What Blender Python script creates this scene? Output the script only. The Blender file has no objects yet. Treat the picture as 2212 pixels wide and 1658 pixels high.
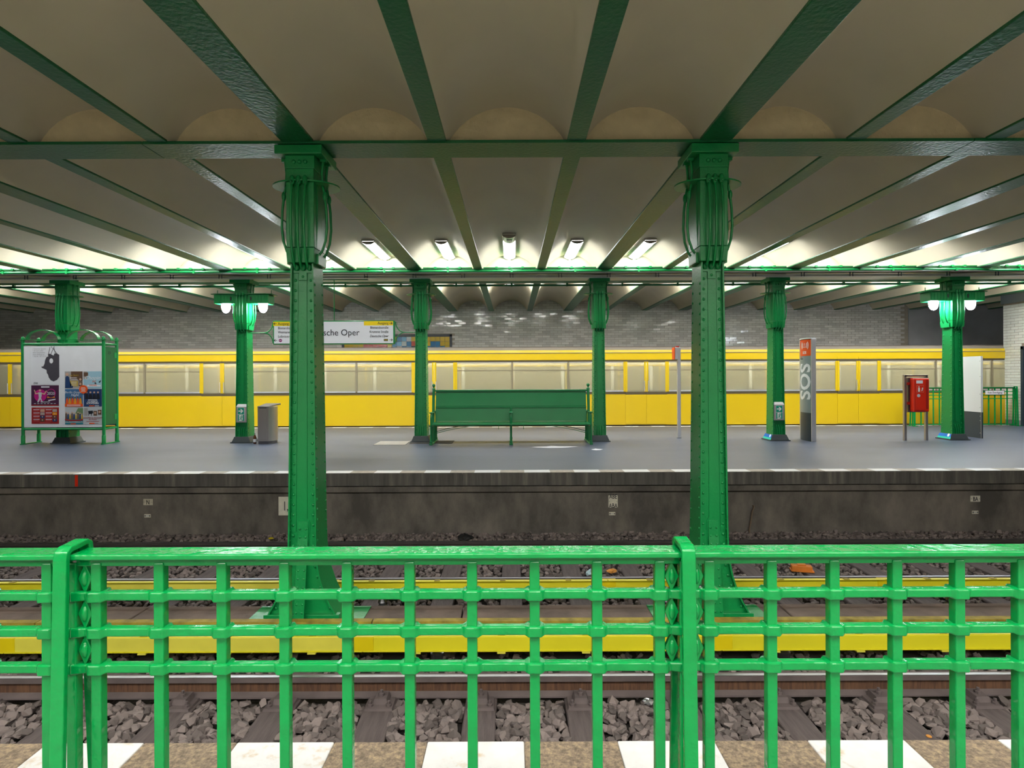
import bpy, math, random
import numpy as np
from mathutils import Vector, Matrix
random.seed(7)
S = bpy.context.scene
COL = S.collection
PI = math.pi
# ------------------------------------------------------------------ camera, world, exposure
EYE = 1.46
cam_d = bpy.data.cameras.new('camera'); cam = bpy.data.objects.new('camera', cam_d); COL.objects.link(cam)
cam.location = (0, 0, EYE); cam.rotation_euler = (PI/2, 0.0040, 0)
cam_d.sensor_width = 36.0; cam_d.lens = 36.0*1257/2212
cam_d.shift_y = -(829-811)/2212
cam_d.clip_start = 0.05; cam_d.clip_end = 200
S.camera = cam
w = bpy.data.worlds.new('world'); S.world = w; w.use_nodes = True
w.node_tree.nodes['Background'].inputs[0].default_value = (0.8, 0.85, 1.0, 1)
w.node_tree.nodes['Background'].inputs[1].default_value = 0.02
S.view_settings.view_transform = 'Standard'; S.view_settings.look = 'None'
S.view_settings.gamma = 1.0; S.view_settings.use_curve_mapping = False
S.view_settings.exposure = 1.57
cy = S.cycles                      # keep the light paths short enough for a full-size render
cy.max_bounces = 5; cy.diffuse_bounces = 3; cy.glossy_bounces = 2; cy.transparent_max_bounces = 8
cy.caustics_reflective = False; cy.caustics_refractive = False
cy.adaptive_threshold = 0.03
LAMP = 17.0          # ceiling lamp diffusers
GLOBE = 60.0         # column globes
# ------------------------------------------------------------------ mesh helpers
class MB:
    def __init__(s): s.v = []; s.f = []
    def add(s, vs, fs):
        n = len(s.v); s.v += [tuple(p) for p in vs]; s.f += [tuple(i+n for i in f) for f in fs]; return s
    def box(s, x0, x1, y0, y1, z0, z1):
        return s.add([(x0,y0,z0),(x1,y0,z0),(x1,y1,z0),(x0,y1,z0),(x0,y0,z1),(x1,y0,z1),(x1,y1,z1),(x0,y1,z1)],
            [(0,3,2,1),(4,5,6,7),(0,1,5,4),(1,2,6,5),(2,3,7,6),(3,0,4,7)])
    def cbox(s, c, d): return s.box(c[0]-d[0]/2,c[0]+d[0]/2,c[1]-d[1]/2,c[1]+d[1]/2,c[2]-d[2]/2,c[2]+d[2]/2)
    def hexa(s, b, t):   # bottom and top quads (4 pts each, ccw from above)
        return s.add(list(b)+list(t), [(0,3,2,1),(4,5,6,7),(0,1,5,4),(1,2,6,5),(2,3,7,6),(3,0,4,7)])
    def prism(s, prof, axis, a, b, caps=True):
        n = len(prof); vs = []
        for t in (a, b):
            for p in prof:
                vs.append({'x': (t, p[0], p[1]), 'y': (p[0], t, p[1]), 'z': (p[0], p[1], t)}[axis])
        fs = [(i, (i+1) % n, n+(i+1) % n, n+i) for i in range(n)]
        if caps: fs += [tuple(range(n-1, -1, -1)), tuple(range(n, 2*n))]
        return s.add(vs, fs)
    def tube(s, pts, r, n=8, caps=True, flat=1.0):
        P = [Vector(p) for p in pts]; m = len(P); R = r if hasattr(r, '__len__') else [r]*m
        vs = []; up = None
        for i in range(m):
            t = (P[min(i+1, m-1)]-P[max(i-1, 0)]).normalized()
            if up is None: up = Vector((0,0,1)) if abs(t.z) < .9 else Vector((1,0,0))
            a = (up - t*up.dot(t)).normalized(); b = t.cross(a); up = a
            for k in range(n):
                g = 2*PI*k/n; q = P[i]+a*(R[i]*math.cos(g))+b*(R[i]*flat*math.sin(g)); vs.append(q[:])
        fs = [(i*n+k, i*n+(k+1) % n, (i+1)*n+(k+1) % n, (i+1)*n+k) for i in range(m-1) for k in range(n)]
        if caps: fs += [tuple(range(n-1, -1, -1)), tuple(range((m-1)*n, m*n))]
        return s.add(vs, fs)
    def lathe(s, prof, n=16, c=(0,0,0), sx=1, sy=1):   # prof: (r,z)
        vs = [(c[0]+r*sx*math.cos(2*PI*k/n), c[1]+r*sy*math.sin(2*PI*k/n), c[2]+z) for r, z in prof for k in range(n)]
        m = len(prof)
        fs = [(i*n+k, i*n+(k+1) % n, (i+1)*n+(k+1) % n, (i+1)*n+k) for i in range(m-1) for k in range(n)]
        fs += [tuple(range(n-1, -1, -1)), tuple(range((m-1)*n, m*n))]
        return s.add(vs, fs)
    def ball(s, c, r, n=10, m=6, sc=(1,1,1)):
        prof = [(math.sin(PI*i/m), -math.cos(PI*i/m)) for i in range(m+1)]; prof[0] = (.02,-1); prof[-1] = (.02,1)
        vs = [(c[0]+r*sc[0]*q*math.cos(2*PI*k/n), c[1]+r*sc[1]*q*math.sin(2*PI*k/n), c[2]+r*sc[2]*z) for q, z in prof for k in range(n)]
        fs = [(i*n+k, i*n+(k+1) % n, (i+1)*n+(k+1) % n, (i+1)*n+k) for i in range(m) for k in range(n)]
        fs += [tuple(range(n-1, -1, -1)), tuple(range(m*n, (m+1)*n))]
        return s.add(vs, fs)
    def rivet(s, c, d, r):  # dome at c, normal d ('-y','+y','-x','+x')
        n = 6; vs = []
        ax = {'-y': ((1,0,0),(0,0,1),(0,-1,0)), '+y': ((-1,0,0),(0,0,1),(0,1,0)), '-x': ((0,-1,0),(0,0,1),(-1,0,0)), '+x': ((0,1,0),(0,0,1),(1,0,0)), '+z': ((1,0,0),(0,1,0),(0,0,1))}[d]
        for rr, h in ((1,0),(.8,.45)):
            for k in range(n):
                g = 2*PI*k/n; a, b = rr*r*math.cos(g), rr*r*math.sin(g)
                vs.append(tuple(c[i]+ax[0][i]*a+ax[1][i]*b+ax[2][i]*h*r for i in range(3)))
        vs.append(tuple(c[i]+ax[2][i]*.65*r for i in range(3)))
        fs = [(k, (k+1) % n, n+(k+1) % n, n+k) for k in range(n)]+[(n+k, n+(k+1) % n, 2*n) for k in range(n)]
        return s.add(vs, fs)
    def xf(s, M):
        s.v = [tuple(M @ Vector(p)) for p in s.v]; return s
    def mesh(s, name, mat, smooth=None):
        me = bpy.data.meshes.new(name); me.from_pydata(s.v, [], s.f); me.update()
        if mat: me.materials.append(M[mat] if isinstance(mat, str) else mat)
        if smooth is not None:
            me.polygons.foreach_set('use_smooth', [True]*len(me.polygons)); me.set_sharp_from_angle(angle=math.radians(smooth))
        return me
    def build(s, name, mat, parent=None, smooth=None, bevel=0, loc=None, kind=None, label=None):
        o = bpy.data.objects.new(name, s.mesh(name, mat, smooth)); COL.objects.link(o)
        if parent: o.parent = parent
        if loc: o.location = loc
        if kind: o['kind'] = kind
        if label: o['label'] = label
        if bevel:
            b = o.modifiers.new('bevel', 'BEVEL'); b.width = bevel; b.segments = 2; b.limit_method = 'ANGLE'
        return o
def B(*a): return MB().box(*a)
def tag(o, label, cat, group=None):
    o['label'] = label; o['category'] = cat
    if group: o['group'] = group
    return o
def thing(name, label, cat, loc=(0,0,0), rz=0, group=None):
    o = bpy.data.objects.new(name, None); COL.objects.link(o); o.location = loc; o.rotation_euler = (0,0,rz)
    o.empty_display_size = .1
    return tag(o, label, cat, group)
def struct(name, loc=(0,0,0)):
    o = bpy.data.objects.new(name, None); COL.objects.link(o); o.location = loc; o['kind'] = 'structure'; return o
def put(name, me, parent, loc=(0,0,0), rot=(0,0,0), sc=(1,1,1)):
    o = bpy.data.objects.new(name, me); COL.objects.link(o); o.parent = parent
    o.location = loc; o.rotation_euler = rot; o.scale = sc; return o
def kids(o): return KIDS.get(o.name, [])
def copy_tree(o, parent=None):
    c = o.copy(); COL.objects.link(c); c.parent = parent
    for ch in list(o.children): copy_tree(ch, c)
    return c
ORD = ['first','second','third','fourth','fifth','sixth','seventh','eighth','ninth','tenth','eleventh','twelfth','thirteenth','fourteenth','fifteenth','sixteenth','seventeenth','eighteenth','nineteenth','twentieth','twenty-first','twenty-second','twenty-third','twenty-fourth']
# ------------------------------------------------------------------ materials
M = {}
def mat(name, col, rough=.5, metal=0, emit=None, bump=0, bscale=20, var=0, vscale=3, stretch=None, isl=0, spec=.5, coat=0, detail=4):
    m = bpy.data.materials.new(name); m.use_nodes = True; nt = m.node_tree; N = nt.nodes; L = nt.links
    p = N['Principled BSDF']; p.inputs['Base Color'].default_value = (*col, 1); p.inputs['Roughness'].default_value = rough
    p.inputs['Metallic'].default_value = metal; p.inputs['Specular IOR Level'].default_value = spec
    if coat: p.inputs['Coat Weight'].default_value = coat; p.inputs['Coat Roughness'].default_value = .12
    tc = N.new('ShaderNodeTexCoord'); src = tc.outputs['Object']
    if stretch:
        mp = N.new('ShaderNodeMapping'); mp.inputs['Scale'].default_value = stretch; L.new(src, mp.inputs['Vector']); src = mp.outputs['Vector']
    if var or isl:
        mx = N.new('ShaderNodeMix'); mx.data_type = 'RGBA'; mx.blend_type = 'MULTIPLY'; mx.inputs['Factor'].default_value = 1
        mx.inputs['A'].default_value = (*col, 1); last = None
        if var:
            n = N.new('ShaderNodeTexNoise'); n.inputs['Scale'].default_value = vscale; n.inputs['Detail'].default_value = detail; L.new(src, n.inputs['Vector'])
            r = N.new('ShaderNodeMapRange'); r.inputs['From Min'].default_value = .3; r.inputs['From Max'].default_value = .7
            r.inputs['To Min'].default_value = 1-var; r.inputs['To Max'].default_value = 1+var; L.new(n.outputs['Fac'], r.inputs['Value']); last = r.outputs['Result']
        if isl:
            g = N.new('ShaderNodeNewGeometry'); oi = N.new('ShaderNodeObjectInfo')
            ad = N.new('ShaderNodeMath'); ad.operation = 'ADD'; L.new(g.outputs['Random Per Island'], ad.inputs[0]); L.new(oi.outputs['Random'], ad.inputs[1])
            fr = N.new('ShaderNodeMath'); fr.operation = 'FRACT'; L.new(ad.outputs[0], fr.inputs[0])
            r2 = N.new('ShaderNodeMapRange'); r2.inputs['To Min'].default_value = 1-isl; r2.inputs['To Max'].default_value = 1+isl; L.new(fr.outputs[0], r2.inputs['Value'])
            if last:
                mu = N.new('ShaderNodeMath'); mu.operation = 'MULTIPLY'; L.new(last, mu.inputs[0]); L.new(r2.outputs['Result'], mu.inputs[1]); last = mu.outputs[0]
            else: last = r2.outputs['Result']
        L.new(last, mx.inputs['B']); L.new(mx.outputs['Result'], p.inputs['Base Color'])
    if bump:
        n2 = N.new('ShaderNodeTexNoise'); n2.inputs['Scale'].default_value = bscale; n2.inputs['Detail'].default_value = 3; L.new(src, n2.inputs['Vector'])
        b = N.new('ShaderNodeBump'); b.inputs['Strength'].default_value = bump; b.inputs['Distance'].default_value = .02; L.new(n2.outputs['Fac'], b.inputs['Height']); L.new(b.outputs['Normal'], p.inputs['Normal'])
    if emit:
        p.inputs['Emission Color'].default_value = (*emit[0], 1); p.inputs['Emission Strength'].default_value = emit[1]
    M[name] = m; return m
def ramp2(name, cols, scale, rough, stops=(.42,.58), detail=6, bump=0, stretch=None, bscale=60):
    m = bpy.data.materials.new(name); m.use_nodes = True; nt = m.node_tree; N = nt.nodes; L = nt.links; p = N['Principled BSDF']
    p.inputs['Roughness'].default_value = rough
    tc = N.new('ShaderNodeTexCoord'); src = tc.outputs['Object']
    if stretch:
        mp = N.new('ShaderNodeMapping'); mp.inputs['Scale'].default_value = stretch; L.new(src, mp.inputs['Vector']); src = mp.outputs['Vector']
    n = N.new('ShaderNodeTexNoise'); n.inputs['Scale'].default_value = scale; n.inputs['Detail'].default_value = detail; n.inputs['Roughness'].default_value = .65; L.new(src, n.inputs['Vector'])
    r = N.new('ShaderNodeValToRGB'); e = r.color_ramp.elements
    e[0].position = stops[0]; e[0].color = (*cols[0], 1); e[1].position = stops[-1]; e[1].color = (*cols[-1], 1)
    for c, s in zip(cols[1:-1], stops[1:-1]):
        q = e.new(s); q.color = (*c, 1)
    L.new(n.outputs['Fac'], r.inputs['Fac']); L.new(r.outputs['Color'], p.inputs['Base Color'])
    if bump:
        n2 = N.new('ShaderNodeTexNoise'); n2.inputs['Scale'].default_value = bscale; L.new(src, n2.inputs['Vector'])
        b = N.new('ShaderNodeBump'); b.inputs['Strength'].default_value = bump; b.inputs['Distance'].default_value = .01; L.new(n2.outputs['Fac'], b.inputs['Height']); L.new(b.outputs['Normal'], p.inputs['Normal'])
    M[name] = m; return m
mat('green', (.004,.25,.060), .32, bump=.12, bscale=45, var=.05, vscale=4)
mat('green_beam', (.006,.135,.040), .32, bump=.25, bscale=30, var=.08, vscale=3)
mat('green_fence', (.0,.245,.050), .22, bump=.3, bscale=22, var=.06, vscale=6)
mat('green_bench', (.005,.19,.055), .38, var=.06, vscale=3)
mat('green_side', (.006,.10,.03), .5)
mat('plaster', (.71,.64,.48), .8, bump=.05, bscale=12, var=.04, vscale=1.2)
mat('stucco', (.66,.55,.33), .85, bump=1.0, bscale=14, var=.08, vscale=5)
mat('plaster_white', (.62,.58,.50), .75, bump=.05, bscale=12)
mat('plaster_grey', (.26,.26,.29), .75, bump=.1, bscale=6, var=.15, vscale=1.5)
mat('asphalt', (.060,.073,.112), .42, bump=.15, bscale=90, var=.14, vscale=.9, stretch=(.35,1.6,1))
mat('near_floor', (.22,.21,.20), .5, var=.1)  # unseen floor, set lighter than the asphalt to bounce light to the ceiling
mat('brick_grey', (.70,.68,.66), .13, isl=.16)
mat('mortar', (.42,.37,.31), .85, var=.1, vscale=4)
mat('plain_plaster', (.46,.46,.50), .75, bump=.1, bscale=6, var=.12, vscale=1.5)
mat('brick_white', (.74,.76,.72), .15, isl=.06, coat=.5)
mat('mortar_dark', (.30,.24,.19), .9)
ramp2('granite', [(.13,.095,.065),(.25,.19,.135),(.46,.34,.20)], 55, .6, (.35,.5,.68), bump=.2)
ramp2('white_paint', [(.62,.50,.36),(.74,.74,.74),(.80,.80,.80)], 9, .55, (.30,.42,.6), bump=.15)
ramp2('far_stone', [(.34,.29,.24),(.44,.39,.33)], 10, .6, (.4,.6))
mat('far_white', (.74,.74,.74), .5, var=.05)
ramp2('dirty_concrete', [(.075,.067,.060),(.135,.120,.105),(.23,.20,.17)], 2.2, .85, (.36,.52,.76), bump=.3, detail=10, stretch=(1,1,.55))
ramp2('coping_face', [(.07,.066,.062),(.115,.107,.098),(.27,.245,.205)], 3.0, .8, (.36,.56,.82), detail=10, stretch=(3.5,1,.25), bump=.2)
mat('curb', (.14,.10,.08), .85, bump=.3, bscale=15, var=.3, vscale=4, detail=8)
mat('trackbed', (.05,.042,.038), .95, bump=.5, bscale=30)
mat('stone', (.175,.142,.132), .85, isl=.45, bump=.15, bscale=30)
mat('timber', (.115,.09,.087), .85, bump=.5, bscale=12, var=.25, vscale=3, stretch=(10,1,10))
mat('steel_top', (.30,.30,.31), .36, metal=1)
mat('steel_used', (.30,.30,.33), .32, metal=1)
ramp2('rust', [(.075,.035,.020),(.14,.068,.034)], 14, .75, (.4,.6), stretch=(3,1,.3))
mat('rail_foot', (.115,.09,.088), .8, var=.2, vscale=5)
mat('rail_dark', (.045,.036,.033), .7, var=.2, vscale=5)
mat('yellow_cover', (.66,.60,.016), .5, var=.10, vscale=2.5, stretch=(.4,1,1), detail=6)
mat('yellow_pale', (.64,.59,.07), .5, var=.1, vscale=2.5)
mat('yellow_joint', (.66,.53,.005), .4)
mat('yellow_dirty', (.30,.23,.025), .7, var=.4, vscale=9)
mat('train_yellow', (.62,.43,.008), .3, coat=.2)
mat('train_roof', (.20,.175,.15), .5)
mat('train_dark', (.085,.065,.035), .4)
mat('train_rubber', (.20,.17,.11), .5)
mat('train_inside', (.62,.57,.40), .6)
mat('train_inside_b', (.50,.52,.50), .6)
mat('train_light', (1,1,1), .5, emit=((1,.97,.88), 22))
mat('seat_fabric', (.20,.21,.23), .9, var=.3, vscale=40)
mat('pole_yellow', (.80,.58,.02), .3)
mat('lamp_body', (.55,.53,.48), .4)
mat('lamp_cap', (.28,.25,.21), .4)
mat('lamp_glow', (1,1,1), .4, emit=((1.0,.985,.94), LAMP*1.25))
mat('lamp_glow_dim', (1,1,1), .4, emit=((.96,.985,1.0), LAMP*.62))  # same lamps, front row set dimmer and cooler to soften glare on the vaults
mat('lamp_window', (.45,.44,.38), .15)
mat('globe_glow', (1,1,1), .3, emit=((.82,.90,1.0), GLOBE))
mat('steel_brush', (.48,.44,.40), .32, metal=.9, var=.06, vscale=8, stretch=(1,1,.1))
mat('steel_dark', (.16,.16,.17), .35, metal=.8)
mat('grey_box', (.34,.31,.30), .5)
mat('white_plastic', (.72,.72,.74), .4)
mat('sign_white', (.80,.81,.85), .3)
mat('sign_yellow', (.90,.66,.005), .35)
mat('ink', (.012,.013,.02), .5)
mat('ink_soft', (.45,.46,.48), .6)
mat('plum', (.30,.03,.16), .5)
mat('exit_green', (.0,.30,.19), .4)
mat('exit_white', (.82,.84,.78), .4)
mat('plinth', (.055,.068,.072), .55)
mat('sprayed_blue', (.0,.16,.62), .5); mat('sprayed_teal', (.02,.60,.42), .5); mat('sprayed_white', (.75,.85,.95), .6)
mat('sos_orange', (.86,.085,.010), .35)
mat('sos_grey', (.235,.29,.305), .35)
mat('sos_dark', (.040,.055,.070), .4)
mat('alu', (.62,.62,.64), .35, metal=.6)
mat('red_box', (.72,.025,.006), .35)
mat('red_dark', (.38,.010,.004), .45)
mat('paper', (.78,.79,.82), .7, var=.03, vscale=5)
mat('paper_old', (.50,.46,.36), .7, var=.2, vscale=12)
mat('plate_white', (.66,.63,.54), .5, var=.08, vscale=15)
mat('bust_black', (.055,.05,.065), .7)
mat('p_purple', (.07,.014,.055), .5); mat('p_magenta', (.55,.01,.22), .5); mat('p_red', (.36,.015,.015), .5); mat('p_redlight', (.60,.10,.09), .5)
mat('p_orange', (.85,.10,.01), .5); mat('p_amber', (.85,.33,.01), .5); mat('p_sky', (.35,.58,.70), .5); mat('p_blue', (.015,.05,.15), .5); mat('p_bluemid', (.05,.16,.34), .5)
mat('p_teal', (.02,.22,.27), .5); mat('p_brown', (.13,.07,.04), .5); mat('p_gold', (.52,.36,.03), .5); mat('p_grey', (.40,.38,.37), .5); mat('p_skin', (.62,.38,.27), .5); mat('p_green', (.16,.27,.12), .5); mat('p_pale', (.55,.58,.60), .5)
mat('mural_yellow', (.66,.44,.008), .25, isl=.10); mat('mural_blue', (.01,.17,.40), .25, isl=.2); mat('mural_red', (.55,.07,.03), .25, isl=.1); mat('mural_dark', (.03,.035,.05), .25); mat('mural_white', (.55,.60,.62), .25); mat('mural_light', (.12,.35,.55), .25, isl=.2)
mat('frame_dark', (.035,.045,.06), .4)
mat('bottle_glass', (.09,.025,.006), .12)
mat('door_blue', (.028,.045,.062), .4)
mat('lintel', (.19,.21,.23), .6)
mat('grate', (.42,.40,.38), .5, metal=.4); mat('grate_dark', (.07,.065,.06), .6)
mat('spill', (.55,.56,.60), .7, var=.1)
mat('leaf', (.62,.27,.05), .8); mat('orange_block', (.66,.20,.02), .6, var=.15, vscale=10); mat('plastic_bag', (.45,.62,.68), .3); mat('cable_brown', (.16,.11,.07), .7)
mat('foil', (.6,.6,.62), .2, metal=.8)
mat('rubber_black', (.02,.02,.02), .6)
# window glass: clear with a mirror part
g = bpy.data.materials.new('window_glass'); g.use_nodes = True; N = g.node_tree.nodes; L = g.node_tree.links
for n in list(N):
    if n.type == 'BSDF_PRINCIPLED': N.remove(n)
out = N['Material Output']; tr = N.new('ShaderNodeBsdfTransparent'); tr.inputs[0].default_value = (.80,.80,.74,1)
gl = N.new('ShaderNodeBsdfGlossy'); gl.inputs['Roughness'].default_value = .08; gl.inputs[0].default_value = (.9,.9,.9,1)
lw = N.new('ShaderNodeLayerWeight'); lw.inputs[0].default_value = .35
fi = N.new('ShaderNodeBsdfDiffuse'); fi.inputs[0].default_value = (.41,.38,.255,1)     # frosted protective film on the panes, added to lighten the window band
fm = N.new('ShaderNodeMixShader'); fm.inputs[0].default_value = .52; L.new(tr.outputs[0], fm.inputs[1]); L.new(fi.outputs[0], fm.inputs[2])
mx = N.new('ShaderNodeMixShader'); L.new(lw.outputs['Fresnel'], mx.inputs[0]); L.new(fm.outputs[0], mx.inputs[1]); L.new(gl.outputs[0], mx.inputs[2]); L.new(mx.outputs[0], out.inputs[0])
M['window_glass'] = g
# ------------------------------------------------------------------ lettering
def text(name, body, size, loc, rot, m, parent, align='LEFT', bold=0, shear=0, ext=.0012, sx=1.0, warp=None, label=None):
    c = bpy.data.curves.new(name, 'FONT'); c.body = body; c.size = size; c.align_x = align; c.extrude = ext; c.offset = bold; c.shear = shear; c.resolution_u = 3
    t = bpy.data.objects.new('t', c); COL.objects.link(t)
    bpy.context.view_layer.update()
    me = bpy.data.meshes.new_from_object(t.evaluated_get(bpy.context.evaluated_depsgraph_get()))
    bpy.data.objects.remove(t); bpy.data.curves.remove(c)
    me.name = name; me.materials.clear(); me.materials.append(M[m])
    for v in me.vertices:
        v.co.x *= sx
        if warp: v.co.z += warp(v.co.x, v.co.y)
    o = bpy.data.objects.new(name, me); COL.objects.link(o); o.location = loc; o.rotation_euler = rot; o.parent = parent
    if label: o['label'] = label
    return o
FRONT = (PI/2, 0, 0)     # lettering facing the camera side (-y)
def poly(pts, y, m, name, parent, th=.002):   # flat print: polygon in x,z at depth y
    return MB().prism(pts, 'y', y-th, y).build(name, m, parent)
# ================================================================== STRUCTURE
X0 = -0.042; CS = 3.952; BS = CS/3
BEAMS = [(X0+CS/2+k*BS, .15 if k % 3 == 0 else .0875) for k in range(-17, 15)]
XL, XR = -21.0, 19.5
G1 = (5.50, 5.87); G2 = (12.10, 13.90); WALLY = 20.0; G0 = (-1.9, -1.5); BACKY = -8.0
ZSOF = 3.66; ZBEAM = 3.675; ZSPR = 3.69; RISE = .36
ceiling = struct('ceiling')
def vault(x0, x1, y0, y1):
    mb = MB(); n = 14; c = x1-x0; R = (c*c/4+RISE*RISE)/(2*RISE); zc = ZSPR+RISE-R; xm = (x0+x1)/2; a = math.asin(c/2/R)
    vs = []
    for y in (y0, y1):
        for i in range(n+1):
            t = -a+2*a*i/n; vs.append((xm+R*math.sin(t), y, zc+R*math.cos(t)))
    mb.add(vs, [(i, i+1, n+2+i, n+1+i) for i in range(n)])
    mb.build('vault', 'plaster', ceiling, smooth=60)
SECT = [(BACKY, -1.78), (-1.62, 5.62), (5.76, 12.5), (13.5, 20.02)]
for (xa, wa), (xb, wb) in zip(BEAMS[:-1], BEAMS[1:]):
    for y0, y1 in SECT: vault(xa+wa-.004, xb-wb+.004, y0, y1)
    B(xa+wa, xb-wb, 5.62, 5.76, ZSOF+.02, ZSPR+RISE+.03).build('lunette', 'stucco', ceiling)
    B(xa+wa, xb-wb, 12.5, 13.5, ZSOF+.02, ZSPR+RISE+.03).build('lunette', 'plaster_white', ceiling)
    B(xa+wa, xb-wb, -1.78, -1.62, ZSOF+.02, ZSPR+RISE+.03).build('lunette', 'stucco', ceiling)
for x, hw in BEAMS:
    for y0, y1 in ((BACKY, G0[0]), (G0[1], G1[0]), (G1[1], G2[0]), (G2[1], 20.02)):
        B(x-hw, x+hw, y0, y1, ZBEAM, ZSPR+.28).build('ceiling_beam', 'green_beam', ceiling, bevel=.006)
for xa, xb in ((XL, -3.495), (-3.485, 4.375), (4.385, XR)):
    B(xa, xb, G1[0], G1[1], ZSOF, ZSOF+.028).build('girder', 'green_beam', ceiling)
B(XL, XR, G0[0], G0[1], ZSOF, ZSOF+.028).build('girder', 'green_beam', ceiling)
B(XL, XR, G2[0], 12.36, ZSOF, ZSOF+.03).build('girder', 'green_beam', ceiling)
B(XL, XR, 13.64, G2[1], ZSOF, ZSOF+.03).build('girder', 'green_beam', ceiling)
B(XL, XR, 12.36, 13.64, ZSOF+.012, ZSOF+.05).build('soffit_slab', 'plaster', ceiling)
B(XL, XR, BACKY-.2, WALLY+.2, 4.2, 4.3).build('roof_slab', 'plaster_grey', ceiling)
# platforms -------------------------------------------------------
FE, FB = 8.78, 16.68        # far platform edges
far = struct('far_platform')
B(XL, XR, FE+.22, FB-.16, -.12, 0).build('asphalt_floor', 'asphalt', far)
MB().prism([(FE+.06,-.2),(FE+.06,-.215),(FE+.035,-.215),(FE+.035,-.295),(FE+.10,-.33),(FE+.12,-1.3),(FE+.5,-1.3),(FE+.5,-.12),(FE+.02,-.12),(FE+.02,-.2)], 'x', XL, XR).build('platform_wall', 'dirty_concrete', far)
B(XL, XR, FB-.4, FB-.05, -1.3, -.12).build('platform_wall', 'dirty_concrete', far)
# coping slabs: a dark face with a painted or bare stone top
P = .757
k = -26
while True:
    c = -.381+P*k
    if c > 18.5: break
    for x0, x1, m in ((c-.195, c+.195, 'far_white'), (c+.195, c+P-.195, 'far_stone')):
        B(x0, x1, FE+.003, FE+.22, -.02, .001 if m == 'far_stone' else .002).build('edge_stone', m, far)
        B(x0, x1, FB-.16, FB, -.10, .002).build('edge_stone', m, far)
    k += 1
for xa in np.arange(XL, XR, 2.25):
    xb = min(XR, xa+2.246)
    B(xa, xb, FE, FE+.10, -.195, -.004).build('coping', 'coping_face', far)
near = struct('near_platform')
NE, NZ = 2.40, -.046
B(XL, XR, BACKY, NE-.34, NZ-.12, NZ).build('platform_floor', 'near_floor', near)
B(XL, XR, NE-.34, NE-.02, NZ-1.25, NZ-.1).build('platform_wall', 'dirty_concrete', near)
P2 = .783; k = -8
while True:
    c = -.155+P2*k
    if c > 7: break
    for x0, x1, m in ((c-.199, c+.199, 'white_paint'), (c+.200, c+P2-.200, 'granite')):
        B(x0, x1, NE-.34, NE, NZ-.10, NZ+(.001 if m == 'white_paint' else 0)).build('edge_stone', m, near, bevel=.006)
    k += 1
# walls -----------------------------------------------------------
wb = struct('wall_back')
B(XL, 13.62, WALLY, WALLY+.2, -1.2, 4.2).build('mortar_bed', 'mortar', wb)
B(13.62, XR, WALLY-.03, WALLY+.2, -1.2, 4.2).build('plain_plaster', 'plain_plaster', wb)
PX, PZ = .262, .0775
bm = B(-.1265, .1265, -.012, 0, -.0345, .0345).mesh('brick', 'brick_grey')
rest = MB(); rng = random.Random(3); n_in = 0
bv = [(-.1265,-.012,-.0345),(.1265,-.012,-.0345),(.1265,.004,-.0345),(-.1265,.004,-.0345),(-.1265,-.012,.0345),(.1265,-.012,.0345),(.1265,.004,.0345),(-.1265,.004,.0345)]
for r in range(46):
    z = .55+PZ*r
    for c in range(-69, 53):
        x = c*PX+(PX/2 if r % 2 else 0)
        if x < -18 or x > 13.45: continue
        if -5.88 < x < -1.98 and z < 2.88: continue       # the tile picture covers the wall here
        rx, rz = rng.gauss(0, .016), rng.gauss(0, .018)
        if 2.5 < z < 3.75 and -1.95 < x < 2.95 and n_in < 300:
            put('brick', bm, wb, (x, WALLY, z), (rx, 0, rz)); n_in += 1
        else:
            rest.add([(x+a-b*rz, WALLY+b+a*rz-cz*rx, z+cz) for a, b, cz in bv], [(4,5,6,7),(0,1,5,4),(1,2,6,5),(3,0,4,7),(0,3,2,1)])
rest.build('brick_courses', 'brick_grey', wb, kind='stuff')
B(XL, XR, BACKY-.2, BACKY, -1.2, 4.2).build('wall_behind', 'brick_grey')['kind'] = 'structure'
B(XL-.2, XL, BACKY, WALLY, -1.3, 4.2).build('wall_left', 'plain_plaster')['kind'] = 'structure'
B(XR, XR+.2, BACKY, WALLY, -1.3, 4.2).build('wall_right', 'plain_plaster')['kind'] = 'structure'
# white glazed brick wall at the end of the far platform
wr = struct('wall_stairs', (14.25, 0, 0))
B(.0, 1.6, 12.0, 16.86, 0, 3.47).build('mortar_bed', 'mortar_dark', wr)
B(-.05, 1.65, 11.9, 16.9, 3.47, 3.72).build('lintel', 'lintel', wr)
B(-.01, .02, 15.2, 16.868, 0, .14).build('skirting', 'plaster_grey', wr)
hb = B(-.013, .002, -.122, .122, -.036, .036).mesh('brick', 'brick_white')
hh_ = B(-.013, .002, -.059, .059, -.036, .036).mesh('brick', 'brick_white')
fb = B(-.122, .122, -.013, .002, -.036, .036).mesh('brick', 'brick_white')
for r in range(41):
    z = .185+r*.080
    for c in range(6):
        y = 16.735-c*.254-(.127 if r % 2 else 0)
        if y < 16.40 and z < 2.3:
            e = y+.122-16.262
            if e > .03: put('brick', hb, wr, (0, 16.262+e/2, z), sc=(1, e/.244, 1))
            continue
        if y-.122 < 15.3: continue
        if r % 2 and c == 0: put('brick', hh_, wr, (0, 16.797, z))
        put('brick', hb, wr, (0, y, z), (0, rng.gauss(0,.006), rng.gauss(0,.006)))
    for c in range(3):
        put('brick', fb, wr, (.13+c*.254+(.10 if r % 2 else 0), 16.862, z), (rng.gauss(0,.006), PI, 0))
d1 = struct('door_1', (14.25, 15.75, 0))
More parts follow.
